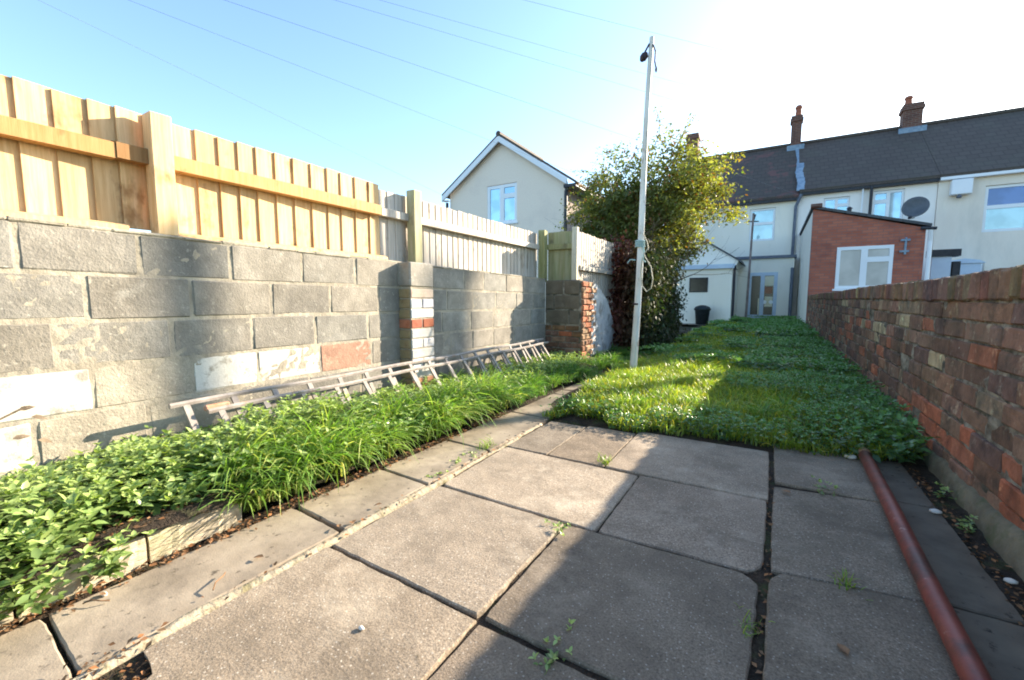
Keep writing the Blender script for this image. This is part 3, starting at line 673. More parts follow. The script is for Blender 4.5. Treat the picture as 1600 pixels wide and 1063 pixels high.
# brick extension of the middle house
YE = 15.
be = empty('brick_extension', (2.1, YE, 0), label='red brick lean-to extension with a white window behind the end of the garden wall', cat='extension')
q = MB(); wallgrid(q, .93, 3.33, 0, 2.72, YE, YE+.22, [(1.56, 2.70, 1.24, 2.32)])
q.prism([(.93, YE, 2.721), (3.33, YE, 2.721), (3.33, YE, 2.74), (.93, YE, 3.45)], (0, .22, 0)); q.box((3.11, YE+.221, 0), (3.33, 20.95, 2.7)); part(q, 'brick_walls', M['extbrick'], be)
q = MB(); q.prism([(.93, YE+.221, 0), (.93, 20.95, 0), (.93, 20.95, 3.42), (.93, YE+.221, 3.42)], (.2, 0, 0)); part(q, 'rendered_side_wall', M['cream'], be)
q = MB(); q.prism([(.88, YE-.08, 3.475), (3.42, YE-.08, 2.76), (3.42, YE-.08, 2.83), (.88, YE-.08, 3.545)], (0, 6.0, 0)); part(q, 'roof', M['slate'], be)
q = MB(); q.tube([(3.2, YE-.12, 2.72), (3.5, YE-.12, 2.70)], .04, 8); part(q, 'gutter_end', M['drain'], be)
q = MB(); q.tube([(.86, YE-.06, 3.52), (1.12, YE-.06, 3.52)], .07, 10); part(q, 'roof_cap', M['chimbrick'], be)
q = MB(); q.lathe((1.75, YE+.1, 3.27), [(.05, 0), (.05, .12), (.08, .13), (.02, .18)], 10); part(q, 'flue', M['drain'], be)
frame_window(be, 1.53, 2.73, 1.21, 2.35, YE+.02, CASER if False else CASE, panes=['netglass', 'netglass', 'netglass'])
q = MB(); q.box((2.935, YE-.045, 2.08), (2.975, YE, 2.52)); q.box((2.85, YE-.05, 2.43), (3.04, YE-.003, 2.48)); q.box((2.84, YE-.05, 2.14), (3.03, YE-.003, 2.19)); part(q, 'wall_bracket', M['lead'], be)
pipe(be, 'downpipe', [(3.40, YE-.1, 2.68), (3.42, YE-.02, 2.4), (3.42, YE-.02, 0)], .05, 'upvc')
# things on houses
sd = empty('satellite_dish', (4.25, 20.4, 4.05), label='dark satellite dish on the pale wall above the brick extension', cat='satellite dish')
sd.location = (3.90, 18.9, 3.86)
q = MB(); prof = [(.015, .0)]+[(.34*t, .10*t*t) for t in (.2, .4, .6, .8, 1.)]+[(.33, .11)]+[(.33*t, .02+.10*t*t) for t in (.8, .5, .2)]
q.lathe((0, 0, 0), prof, 24, axis=(-.35, -1, .25)); o = q.build('reflector', M['dish'], sd, True)
q = MB(); q.tube([(0, .05, -.3), (-.2, -.35, -.38)], .015, 6); q.lathe((-.22, -.4, -.36), [(.04, 0), (.05, .1)], 10, axis=(.5, .9, .4)); q.build('feed_arm', M['drain'], sd)
q = MB(); q.tube([(.0, .02, 0), (.35, .2, .02), (.35, 2.1, .02)], .022, 6); q.build('bracket', M['drain'], sd)
vb = empty('wall_box', (5.35, YF-.2, 4.7), label='white vent box with a small lamp under it high on the beige house', cat='vent box')
q = MB(); q.box((-.2, -.12, -.22), (.32, .13, .28), ch=.02); q.build('box', M['paleglass'] if False else M['upvc'], vb)
q = MB(); q.lathe((.02, -.05, -.34), [(.03, .12), (.08, .05), (.05, 0)], 10); q.build('lamp', M['greydrain'], vb)
q = MB(); q.box((5.05, YF-1.0, 0), (5.85, YF-.12, 2.1)); q.prism([(4.95, YF-1.05, 2.1), (5.95, YF-1.05, 2.1), (5.8, YF-1.05, 2.2), (5.45, YF-1.05, 2.26), (5.1, YF-1.05, 2.2)], (0, .9, 0))
pe = q.build('porch', M['bluefascia']); tag(pe, 'small pale blue porch with a curved hood at the foot of the beige house', 'porch')
q = MB(); q.box((4.0, 17.2, 0), (4.42, 17.5, 2.15)); q.m = 1; q.box((3.95, 17.15, 2.15), (4.6, 17.6, 2.35)); q.box((4.46, 17.2, 0), (4.62, 17.5, 2.0))
tag(q.build('yard_cupboard', [M['bluefascia'], M['drain']]), 'pale blue cupboard with a black top beside the brick extension', 'cupboard')
# outhouse
oh = empty('outhouse', (-2.0, 17, 0), label='small cream outhouse with a dark window behind the black bin', cat='outhouse')
q = MB(); wallgrid(q, -3.05, -1.18, 0, 2.06, 17., 17.15, [(-2.58, -1.95, 1.17, 1.70)]); q.box((-1.33, 17.151, 0), (-1.18, 19.95, 2.06)); q.box((-3.05, 17.151, 0), (-2.9, 19.95, 2.06)); part(q, 'wall', M['cream'], oh)
q = MB(); q.prism([(-3.2, 17.7, 2.08), (-1.15, 17.7, 2.08), (-1.05, 17.7, 2.30), (-2.05, 17.7, 2.98), (-3.2, 17.7, 2.98)], (0, 2.2, 0)); part(q, 'gable_wall', M['cream'], oh)
q = MB(); q.prism([(-2.1, 17.62, 3.0), (-.92, 17.62, 2.22), (-.92, 17.62, 2.28), (-2.1, 17.62, 3.07)], (0, 2.3, 0)); q.prism([(-2.1, 17.62, 3.0), (-2.1, 17.62, 3.07), (-3.3, 17.62, 3.02), (-3.3, 17.62, 2.95)], (0, 2.3, 0)); part(q, 'roof', M['slate'], oh)
q = MB(); q.box((-3.1, 16.9, 2.07), (-1.1, 17.68, 2.13)); q.box((-3.1, 16.88, 2.0), (-1.12, 16.995, 2.15)); part(q, 'fascia', M['bluefascia'], oh)
frame_window(oh, -2.58, -1.95, 1.17, 1.70, 17.03, [(.04, .96, .06, .94)], glass='darkglass', fr='drain', sill=False)
pipe(oh, 'downpipe', [(-1.1, 17.02, 2.1), (-1.12, 17.05, 1.95), (-1.12, 17.05, .02)], .045, 'drain')
bn = empty('dustbin', (-2.05, 16.6, .0), label='black plastic dustbin with a domed lid standing against the outhouse', cat='bin')
q = MB(); q.lathe((0, 0, 0), [(.2, 0), (.245, .5), (.26, .52), (.25, .54)], 20); q.build('body', M['bin'], bn, True)
q = MB(); q.lathe((0, 0, .53), [(.28, 0), (.285, .04), (.23, .12), (.1, .17), (.0, .18)], 20); q.build('lid', M['bin'], bn, True)
# gabled house on the left
YG = 14.
gh = empty('gabled_house', (-8.9, YG, 0), label='pebbledashed gabled house with white bargeboards rising behind the left fence', cat='house')
q = MB(); wallgrid(q, -11.35, -6.28, 0, 5.0, YG, YG+.25, [(-9.52, -8.2, 3.75, 5.0)])
q.prism([(-11.35, YG, 5.001), (-9.52, YG, 5.001), (-9.52, YG, 5.22), (-8.2, YG, 5.22), (-8.2, YG, 5.001), (-6.28, YG, 5.001), (-6.28, YG, 5.02), (-8.87, YG, 6.8), (-11.35, YG, 5.12)], (0, .25, 0))
q.box((-11.35, YG+.251, 0), (-11.15, YG+3.2, 5.05)); part(q, 'gable_wall', M['pebbledash'], gh)
q = MB(); q.box((-6.48, YG+.251, 0), (-6.28, YG+3.2, 4.95)); part(q, 'side_wall', M['brownwall'], gh)
def slope(xa, za, xb, zb, t, y0, y1, mb): mb.prism([(xa, y0, za), (xb, y0, zb), (xb, y0, zb+t), (xa, y0, za+t)], (0, y1-y0, 0))
q = MB(); slope(-11.62, 5.05, -8.87, 6.92, .09, YG-.2, YG+3.3, q); slope(-8.87, 6.92, -5.75, 4.78, .09, YG-.2, YG+3.3, q); part(q, 'roof', M['roofB'], gh)
q = MB(); q.tube([(-8.87, YG-.24, 6.98), (-8.87, YG+3.3, 6.98)], .1, 8); part(q, 'ridge_tiles', M['roofB'], gh)
q = MB(); slope(-11.6, 4.84, -8.87, 6.70, .215, YG-.23, YG-.17, q); slope(-8.87, 6.70, -6.12, 4.81, .215, YG-.23, YG-.17, q); q.box((-11.6, YG-.165, 4.86), (-11.36, YG-.002, 4.9)); part(q, 'bargeboard', M['upvc'], gh)
frame_window(gh, -9.52, -8.2, 3.78, 5.2, YG+.06, [(.09, .43, .07, .92), (.57, .92, .07, .64), (.57, .92, .76, .92)])
pipe(gh, 'downpipe', [(-6.1, YG-.1, 4.78), (-6.2, YG-.08, 4.6), (-6.2, YG-.08, .5)], .06, 'drain'); pipe(gh, 'downpipe', [(-11.42, YG-.1, 4.8), (-11.42, YG-.1, 1)], .06, 'drain')
q = MB(); q.box((-6.24, YG-.2, 4.72), (-5.78, YG+3.3, 4.82)); part(q, 'gutter', M['drain'], gh)
bh = empty('slate_roofed_house', (-5.5, 19, 0), label='dark slate roofed building half seen behind the bush beside the gabled house', cat='house')
q = MB(); q.box((-8.4, 18.0, 0), (-4.6, 21.5, 3.6)); q.prism([(-8.38, 18.0, 3.601), (-4.62, 18.0, 3.601), (-4.62, 19.75, 5.1), (-8.38, 19.75, 5.1)], (0, .05, 0)) if False else None
part(q, 'wall', M['brownwall'], bh)
q = MB(); q.prism([(-8.6, 17.7, 3.5), (-8.6, 19.75, 5.35), (-8.6, 21.8, 3.5)], (4.2, 0, 0)); part(q, 'roof', M['slate'], bh)

# ------------------------------------------------------------------ ladder
ld = empty('extension_ladder', (-2.5, 3.0, .2), label='old wooden double ladder lying on its side against the foot of the block wall', cat='ladder')
def lrail(p0, p1, mat='ladder', w=.0145, h=.03, name='rail'):
    p0 = Vector(p0); p1 = Vector(p1); q = MB(); n = 30
    for s in range(1):
        pts = [p0.lerp(p1, i/n)+Vector((0, 0, .004*math.sin(i*.7))) for i in range(n+1)]
        q.tube(pts, [w]*(n+1), 6)
    return part(q, name, M[mat], ld)
A0, A1 = (-2.495, .895, .405), (-2.495, 4.92, .408); A0b, A1b = (-2.32, .93, .06), (-2.32, 4.95, .06)
B0, B1 = (-2.425, 1.03, .358), (-2.425, 4.93, .37); B0b, B1b = (-2.21, 1.07, .02), (-2.21, 4.97, .03)
for a in ((A0, A1), (A0b, A1b), (B0, B1), (B0b, B1b)): lrail(*a)
def rungs(a0, a1, b0, b1, n, y_off):
    for i in range(n):
        t = (i+y_off)/n; p = Vector(a0).lerp(Vector(a1), t); q_ = Vector(b0).lerp(Vector(b1), t)
        d = (q_-p); m = MB(); L = d.length
        up = d.normalized(); side = Vector((0, 1, 0)); side = (side-up*side.dot(up)).normalized(); nn = up.cross(side)
        ww, tt = .015, .007
        vs_ = [p+side*(sx*ww)+nn*(sy*tt)+(d if e else Vector((0, 0, 0))) for e in (0, 1) for sx, sy in ((-1, -1), (1, -1), (1, 1), (-1, 1))]
        m.add(vs_, [(0, 1, 2, 3), (7, 6, 5, 4), (0, 4, 5, 1), (1, 5, 6, 2), (2, 6, 7, 3), (3, 7, 4, 0)]); part(m, 'rung', M['ladder'], ld)
rungs(A0, A1, A0b, A1b, 18, .3); rungs(B0, B1, B0b, B1b, 17, .25)
q = MB(); q.box((-2.478, 1.03, .352), (-2.45, 1.15, .384), ch=.008); part(q, 'bare_end', M['ladderred'], ld)

# ------------------------------------------------------------------ clothes pole
PB = Vector((-1.36, 5.05, .0)); PT = Vector((-1.245, 5.05, 3.78))
pg = empty('washing_line_pole', PB, label='tall white painted washing line pole at the left edge of the sunlit lawn', cat='pole')
q = MB()
n = 24; pts = [PB.lerp(PT, i/n)+Vector((.012*math.sin(i*.25), 0, 0)) for i in range(n+1)]
q.tube(pts, [.043-.018*i/n for i in range(n+1)], 8); part(q, 'shaft', M['polepaint'], pg)
pp_ = lambda t: PB.lerp(PT, t)
q = MB(); c = pp_(.965); q.lathe(c+Vector((-.075, -.02, -.06)), [(.02, -.05), (.04, -.02), (.04, .02), (.015, .05)], 10, axis=(.6, .3, 1)); q.tube([c+Vector((-.02, -.02, .06)), c+Vector((-.07, -.02, -.02))], .01, 6)
part(q, 'pulley', M['darkmetal'], pg)
q = MB(); c = pp_(.955); q.tube([c+Vector((.02, -.02, .08)), c+Vector((.05, -.02, .0)), c+Vector((.045, -.02, -.1)), c+Vector((.06, -.02, -.17))], .008, 6); q.lathe(c+Vector((.062, -.02, -.19)), [(.006, -.03), (.014, 0), (.006, .03)], 8); part(q, 'cleat', M['darkmetal'], pg)
q = MB()
for k in range(4):
    c = pp_(.415)+Vector((0, 0, -.02*k+.02)); q.tube([c+Vector((.05*math.cos(a), .05*math.sin(a), .004*math.sin(a*2))) for a in np.linspace(0, 2*math.pi, 14)], .009, 6)
c = pp_(.39); q.tube([c+Vector((.045, -.03, .05)), c+Vector((.06, -.04, -.02)), c+Vector((.05, -.04, -.1)), c+Vector((.08, -.04, -.13))], .009, 6)
q.tube([c+Vector((-.04, -.03, -.10)), c+Vector((-.10, -.03, -.09)), c+Vector((-.13, -.03, -.13))], .007, 6)
part(q, 'knotted_rope', M['rope'], pg)
q = MB(); c = pp_(.41)
loop = [(.04, .12), (.09, .02), (.105, -.05), (.06, -.11), (.08, -.16), (.14, -.26), (.165, -.40), (.15, -.5), (.10, -.54), (.05, -.47), (.03, -.3), (.045, -.15)]
q.tube([c+Vector((a, -.05, b_)) for a, b_ in loop], .0065, 6); part(q, 'wire_loop', M['wire'], pg)
pipe(pg, 'band', [pp_(.23)+Vector((0, 0, -.01)), pp_(.23)+Vector((0, 0, .01))], .047, 'darkmetal')
# far slim post
fp = empty('slim_post', (-.72, 18, 0), label='thin rusty post with a short crossbar standing in front of the garden door', cat='post')
q = MB(); q.tube([(-.74, 18, 0), (-.66, 18, 4.0)], [.045, .035], 8); part(q, 'shaft', surf('rusty_post', (.16, .12, .11), (.3, .24, .22), 8, .8), fp)
q = MB(); q.tube([(-.84, 18, 3.72), (-.48, 18, 3.70)], .022, 6); q.tube([(-.67, 18, 3.7), (-.6, 18, 3.95)], .03, 6); part(q, 'crossbar', M['darkmetal'], fp)

# red pipe on the patio
rp = empty('red_pipe', (.48, 2, 0), label='long rust-red metal pipe lying on the patio beside the brick wall', cat='pipe')
q = MB(); q.tube([(.512, 3.12, .034), (.492, 2.35, .036), (.470, 1.7, .033), (.452, .9, .033), (.445, .4, .033)], .0295, 18); part(q, 'tube', M['rustpipe'], rp, True)
q = MB(); q.tube([(.513, 3.09, .034), (.5135, 3.14, .034)], .032, 16); part(q, 'end_collar', M['ladderred'], rp)

# timber edging of the bed
for k, (y0_, y1_, xa, xb) in enumerate(((-.35, .245, -1.885, -1.865), (.255, .56, -1.87, -1.88), (.57, .88, -1.885, -1.89))):
    q = MB(); n = 14; L = y1_-y0_
    rings = []
    for i in range(n+1):
        t = i/n; y_ = L*(t-.5); cx_ = (xb-xa)*(t-.5)
        rings += [(cx_-.05, y_, -.05), (cx_+.045+random.uniform(-.004, .004), y_, -.05), (cx_+.05+random.uniform(-.006, .004), y_, .025), (cx_+.035+random.uniform(-.005, .005), y_, .055+random.uniform(-.005, .005)), (cx_-.02, y_, .062+random.uniform(-.006, .006)), (cx_-.05, y_, .05)]
    fs = [(0, 1, 2, 3, 4, 5)[::-1], tuple(n*6+i for i in range(6))]+[(i*6+j, i*6+(j+1) % 6, (i+1)*6+(j+1) % 6, (i+1)*6+j) for i in range(n) for j in range(6)]
    q.add(rings, fs); o = q.build('timber_edging', M['sleeper']); o.location = ((xa+xb)/2, (y0_+y1_)/2, .045)
    tag(o, ['split timber edging log under the leaves at the left edge of the photo', 'short pale timber edging log in the middle of the three beside the path', 'mossy timber edging log ending at the grass clumps'][k], 'edging', 'timber logs edging the flower bed')

# ------------------------------------------------------------------ overhead wires
src = Vector((-9.93, -1.19, 5.62+.0))*1.0
def ray(px, py):
    f_ = Vector((-math.sin(R(31))*math.cos(R(5.5)), math.cos(R(31))*math.cos(R(5.5)), -math.sin(R(5.5)))); r_ = Vector((math.cos(R(31)), math.sin(R(31)), 0)); u_ = r_.cross(f_)
    return (f_*668+r_*(px-800)-u_*(py-531.5))
ends = [((-9.9, -1.3, 5.9), (-11.4, 14.0, 5.0), .0), ((-9.9, -1.25, 5.7), (-4.2, 20.9, 5.0), .0), ((-9.9, -1.15, 5.7), (.8, 20.7, 5.0), .0), ((-9.8, -1.1, 5.65), (.6, 23.95, 8.3), .0), ((-9.7, -1.1, 5.65), (.6, 24.0, 9.3), .1),
        ((-9.6, -1.1, 5.7), (4.5, 24.0, 9.2), .1), ((-9.5, -1.1, 6.5), (9.8, 24.0, 10.2), .5)]
wlabels = ['steepest dark overhead wire crossing the blue sky at the upper left', 'second overhead wire from the left, coming down towards the gabled house', 'third overhead wire from the left crossing the sky', 'fourth overhead wire from the left, in the middle of the bundle', 'overhead wire just right of the middle of the bundle', 'overhead wire running to the leaning chimney pot', 'highest overhead wire at the top right of the sky']
for (a, b_, sag), lb in zip(ends, wlabels):
    a = Vector(a); b_ = Vector(b_); q = MB(); pts = []
    for i in range(25):
        t = i/24; p = a.lerp(b_, t); p.z -= sag*4*t*(1-t); pts.append(p)
    q.tube(pts, .0024, 5); tag(q.build('overhead_wire', M['greydrain']), lb, 'wire', 'telephone wires across the sky')
tp = empty('shade_pole', (4.9, 13.9, 0), label='brown pole out of view, added to cast a shadow band on the block wall', cat='pole')
q = MB(); q.tube([(4.9, 13.9, 0), (4.9, 13.9, 6.85)], [.095, .085], 10); part(q, 'shaft', M['polewood'], tp)  # unseen pole, added for the shadow band on the block wall

# ------------------------------------------------------------------ vegetation
def green(n, base=(1, 1, 1), var=.25, yel=.25, seed=0):
    r_ = np.random.default_rng(seed); v_ = 1+var*(r_.random(n)*2-1); y_ = r_.random(n)*yel
    return np.stack([base[0]*v_*(1+y_*1.4), base[1]*v_*(1+y_*.3), base[2]*v_*(1-y_*.5)], 1)
def sprigs(px, py, pz, h, seed, leaf=.035, nodes=4, per=2, lean=.25):
    """opposite-leaved stems: returns leaf positions, rotations, sizes, tints"""
    r_ = np.random.default_rng(seed); n = len(px); P, Rt, Sc, Ct = [], [], [], []
    dx = r_.normal(0, lean, n); dy = r_.normal(0, lean, n); base = r_.random(n)*2*math.pi
    for k in range(nodes+1):
        t = (k+.6)/(nodes+.6); top = k == nodes
        m = 4 if top else per
        for j in range(m):
            yaw = base+k*1.57+j*2*math.pi/m+r_.normal(0, .25, n)
            pit = (r_.normal(.55 if top else .1, .3, n))
            P.append(np.stack([px+dx*h*t, py+dy*h*t, pz+h*t], 1)); Rt.append(rots(yaw, pit, r_.normal(0, .35, n)))
            Sc.append(leaf*(.72 if top else 1.12-.25*t)*r_.uniform(.7, 1.25, n))
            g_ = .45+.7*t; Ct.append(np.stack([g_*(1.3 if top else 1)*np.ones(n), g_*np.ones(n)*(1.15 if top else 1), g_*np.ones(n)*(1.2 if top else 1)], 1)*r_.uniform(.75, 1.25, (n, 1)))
    return np.concatenate(P), np.concatenate(Rt), np.concatenate(Sc), np.concatenate(Ct)
def leafmesh(name, parts_, mat, big=True):
    P, Rt, Sc, Ct = (np.concatenate([p[i] for p in parts_]) for i in range(4))
    return inst(name, LEAF_V if big else SLEAF_V, LEAF_F if big else SLEAF_F, P, Rt, Sc, Ct, mat)
def blades(px, py, pz, L, w_, yaw, arch, col, seed, seg=5):
    """arching blades as one array; arch = total bend angle"""
    n = len(px); r_ = np.random.default_rng(seed); V = []
    ang0 = np.clip(r_.normal(.18, .15, n), -.1, .7); x = np.zeros(n); z = np.zeros(n)
    dirx, diry = np.cos(yaw), np.sin(yaw); sx, sy = -diry, dirx; tw = r_.normal(0, .5, n)
    for k in range(seg+1):
        t = k/seg; wd = w_*(1-t**2.2)*.5+.0004
        cx, cy, cz = px+dirx*x, py+diry*x, pz+z
        ox, oy, oz = sx*wd*np.cos(tw), sy*wd*np.cos(tw), wd*np.sin(tw)
        V.append(np.stack([np.stack([cx-ox, cy-oy, cz-oz], 1), np.stack([cx+ox, cy+oy, cz+oz], 1)], 1))
        a = ang0+arch*(t+.5/seg)**1.2; x = x+np.sin(a)*L/seg; z = z+np.cos(a)*L/seg
    V = np.stack(V, 1)  # n, seg+1, 2, 3
    f1 = np.array([(2*k, 2*k+1, 2*k+3, 2*k+2) for k in range(seg)]); m = 2*(seg+1)
    f = (f1[None]+(np.arange(n)*m)[:, None, None]).reshape(-1, 4)
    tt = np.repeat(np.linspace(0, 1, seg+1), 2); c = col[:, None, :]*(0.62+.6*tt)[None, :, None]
    return V.reshape(-1, 3), f, c.reshape(-1, 3)
def blademesh(name, sets, mat):
    vs_, fs_, cs_ = [], [], []; off = 0
    for v_, f_, c_ in sets: vs_.append(v_); fs_.append(f_+off); cs_.append(c_); off += len(v_)
    return rawmesh(name, np.concatenate(vs_), np.concatenate(fs_), np.concatenate(cs_), mat)

# flower bed: leafy nettles and mint at the near end and along the wall
U = rng.uniform
n = 4200; y = U(-.6, 2.3, n); x = U(-2.62, -1.80, n)
keep = ((y < .95) | (x < -2.12+.25*(1.5-y))) & ~((x > -1.92) & (y > .36) & (y < .95)) & ~((x > -1.95) & (y > .45) & (y < .65))
x, y = x[keep], y[keep]
hh = (.13+.18*vnoise(x, y, .25, 41))*np.clip(1.25-.9*np.clip((x+2.2)/.4, 0, 1), .55, 1.2)*(1-.5*np.clip((-2.12-x)/.3, 0, 1))
hf = rng.random(len(x)) < .5; s1 = sprigs(x[hf], y[hf], .085+0*x[hf], hh[hf], 51, .028, 5, 2, .35); s1b = sprigs(x[~hf], y[~hf], .085+0*x[~hf], hh[~hf]*.9, 57, .047, 3, 2, .4)
# low fringe spilling over the timber at the near corner
n = 120; x = U(-1.86, -1.74, n); y = np.where(rng.random(n) < .75, U(-.2, .33, n), U(.40, .5, n)); s2 = sprigs(x, y, .04+0*x, U(.05, .13, n), 52, .034, 2, 2, .5)
n = 2200; x = U(-2.6, -1.95, n); y = U(1.7, 5.2, n); s3 = sprigs(x, y, .09+0*x, U(.05, .15, n), 53, .036, 3, 2, .35)
n = 620; x = U(-2.15, -1.80, n); y = U(.95, 2.9, n); s4 = sprigs(x, y, .05+0*x, U(.08, .25, n), 55, .034, 4, 2, .45)
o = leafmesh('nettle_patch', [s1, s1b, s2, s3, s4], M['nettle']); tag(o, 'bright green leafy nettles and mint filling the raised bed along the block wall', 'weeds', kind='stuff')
# long grass clumps
sets = []
def clump(cx, cy, cz, n, L, rad, seed, face=0.0, spread=1.4, wd=.006, col=(1, 1, 1)):
    r_ = np.random.default_rng(seed); a = r_.normal(face, spread, n); rr = rad*np.sqrt(r_.random(n)); b_ = r_.random(n)*6.28
    Ls = L*r_.uniform(.55, 1.15, n); c = green(n, col, .3, .22, seed)
    dry = r_.random(n) < .2; c[dry] = c[dry]*np.array([2.3, 1.5, 2.4])
    sets.append(blades(cx+rr*np.cos(b_), cy+rr*np.sin(b_), cz+0*a, Ls, wd*r_.uniform(.7, 1.3, n), a, r_.normal(1.75, .45, n), c, seed+1))
k = 0
for yy in np.arange(.92, 3.05, .115):
    for xx in (-1.86, -1.97, -2.08):
        L = .29+.09*random.random(); 
        if yy < 1.05 and xx > -1.9: L *= .7
        clump(xx+U(-.03, .03), yy+U(-.04, .04), .04 if xx > -1.9 else .08, int(90*random.uniform(.3, 1.3)), L*random.uniform(.75, 1.25), .05, 100+k, face=-.25, spread=1.0, wd=.0078, col=random.choice([(1.05, 1.1, 1.), (.9, 1.0, .9), (1.2, 1.15, 1.1)])); k += 1
for i in range(55):
    clump(U(-2.5, -1.95), U(1.5, 3.1), .09, 60, U(.16, .26), .06, 300+i, face=U(0, 6), spread=1.5, col=(.9, .95, .8))
for i in range(210):
    yy = U(2.9, 8.2); clump(U(-2.6, -1.78), yy, .06, 90, U(.13, .24), .1, 600+i, face=-.3, spread=1.6, wd=.007, col=(.62, .78, .7))  # this set and the next are tinted darker to stand in for shade
for i in range(130):
    yy = U(4.4, 8.5); clump(U(-2.05, -1.35), yy, .02, 80, U(.10, .18), .1, 900+i, face=0, spread=2, wd=.007, col=(.6, .76, .7))
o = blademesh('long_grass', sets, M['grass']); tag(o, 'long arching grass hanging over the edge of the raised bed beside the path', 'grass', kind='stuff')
# lawn
sets = []
def lawngrass(n, y0, y1, L0, L1, wd, seed, x0=-1.62, x1=.80):
    r_ = np.random.default_rng(seed); x = r_.uniform(x0, x1, n); y = y0+(y1-y0)*r_.random(n)
    ok = (y > 2.93+.16*np.clip(x+.3, 0, 9)+.03*np.sin(x*9)+.14*vnoise(x, y*0+3, .13, 91)) & (x > -1.47-.02*(y-3)-.04*np.sin(y*5)); x, y = x[ok], y[ok]; n = len(x)
    Lh = (L0+(L1-L0)*vnoise(x, y, .3, 71))*r_.uniform(.6, 1.2, n); c = green(n, (1.1, 1.03, .75), .3, .75, seed)*(.75+.5*vnoise(x, y, .25, 72))[:, None]; dr = r_.random(n) < .07; c[dr] = c[dr]*np.array([2.2, 1.4, 2.])
    sets.append(blades(x, y, lawn_z(x, y)-.01, Lh, wd*r_.uniform(.7, 1.3, n), r_.random(n)*6.28, r_.normal(1.1, .4, n), c, seed+1, 4))
lawngrass(30000, 2.95, 5.2, .06, .12, .006, 1); lawngrass(24000, 5.2, 8.5, .07, .14, .009, 2); lawngrass(26000, 8.5, 19.5, .09, .16, .018, 3, x1=.9)
lawngrass(9000, 9.5, 19, .1, .18, .018, 4, x0=-3.0, x1=-1.4)
for i in range(150):
    yy = 3.1+7*U(0, 1)**1.5; xx = U(-1.4, .7)
    if yy > 3.15+.16*max(0, xx+.3): clump(xx, yy, float(lawn_z(np.array([xx]), np.array([yy]))[0])-.01, 45, U(.09, .19), U(.03, .08), 2000+i, face=U(0, 6), spread=2, wd=.006, col=random.choice([(1.2, 1.1, .8), (.8, .95, .8), (1., 1., .9)]))
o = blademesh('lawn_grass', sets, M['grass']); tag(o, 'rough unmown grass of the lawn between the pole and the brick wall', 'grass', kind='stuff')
# weeds over the lawn, thickest along its front edge and right side
def wx(n, y0, y1, seed, thr):
    r_ = np.random.default_rng(seed); x = r_.uniform(-1.5, .82, n); y = r_.uniform(y0, y1, n)
    f_ = 2.93+.16*np.clip(x+.3, 0, 9)+.03*np.sin(x*9)+.16*vnoise(x, y*0+3, .13, 91)
    dens = vnoise(x, y, .45, 81)*.7+.35*np.clip((x+.4)/.8, 0, 1)+.8*np.clip(1-(y-f_)/.35, 0, 1)-.4*((x < -.45) & (y > 3.35) & (y < 5.7))
    ok = (y > f_-.02) & (dens > thr) & (x > -1.45-.02*(y-3)); return x[ok], y[ok], dens[ok]
P = []
x, y, d = wx(5600, 2.95, 5.5, 5, .56); P.append(sprigs(x, y, lawn_z(x, y)-.01, .05+.08*np.clip(d, 0, 1.2)*vnoise(x, y, .2, 82)+.02, 6, .027, 2, 2, .4))
x, y, d = wx(4500, 5.5, 10, 7, .42); P.append(sprigs(x, y, lawn_z(x, y), .08+.08*vnoise(x, y, .3, 83), 8, .05, 2, 2, .4))
x, y, d = wx(3600, 10, 19.3, 9, .4); P.append(sprigs(x, y, lawn_z(x, y)+.02, .1+.08*vnoise(x, y, .4, 84), 10, .09, 1, 2, .4))
n = 700; r_ = np.random.default_rng(77); y = r_.uniform(3.0, 12, n); x = .80-np.abs(r_.normal(0, .16, n)); P.append(sprigs(x, y, .03+0*x, r_.uniform(.08, .2, n), 78, .05, 3, 2, .4))
o = leafmesh('lawn_weeds', P, M['weed']); tag(o, 'dark green leafy weeds spreading over the lawn towards the brick wall', 'weeds', kind='stuff')
# weeds rooted in patio joints, each a small plant
tuft_spots = [(-1.475, 2.16, .10, 'g', 'pale grass tuft rooted beside the path near the end of the patio'), (-.76, 2.32, .07, 'g', 'small grass tuft in the joint near the back of the sunlit slabs'),
              (-.69, 1.52, .035, 'l', 'tiny weed in the crack between sunlit and shaded slabs'), (.26, 1.70, .05, 'g', 'grass tuft in the joint left of the red pipe, nearer the camera'), (.27, 2.50, .06, 'l', 'low weed patch in the joint left of the red pipe, near the lawn'),
              (-1.19, .335, .05, 'l', 'yellow-green weed at the rim of the soil hole in the patio corner'), (-1.47, 1.66, .03, 'l', 'small leafy weed on the path joint, nearest of three'), (-1.475, 1.84, .035, 'l', 'small leafy weed on the path joint, middle of three'), (-1.48, 2.0, .03, 'l', 'small leafy weed on the path joint, farthest of three'),
              (.755, 2.72, .06, 'l', 'leafy weed at the foot of the brick wall near the lawn'), (.745, 2.42, .045, 'l', 'leafy weed at the foot of the brick wall further from the lawn'), (-.01, 1.32, .04, 'g', 'small tuft in the long dark joint of the patio'), (-.445, .97, .03, 'l', 'tiny weed in the joint at the front of the dark slab'), (-2.78+.0, 0, 0, 'x', '')]
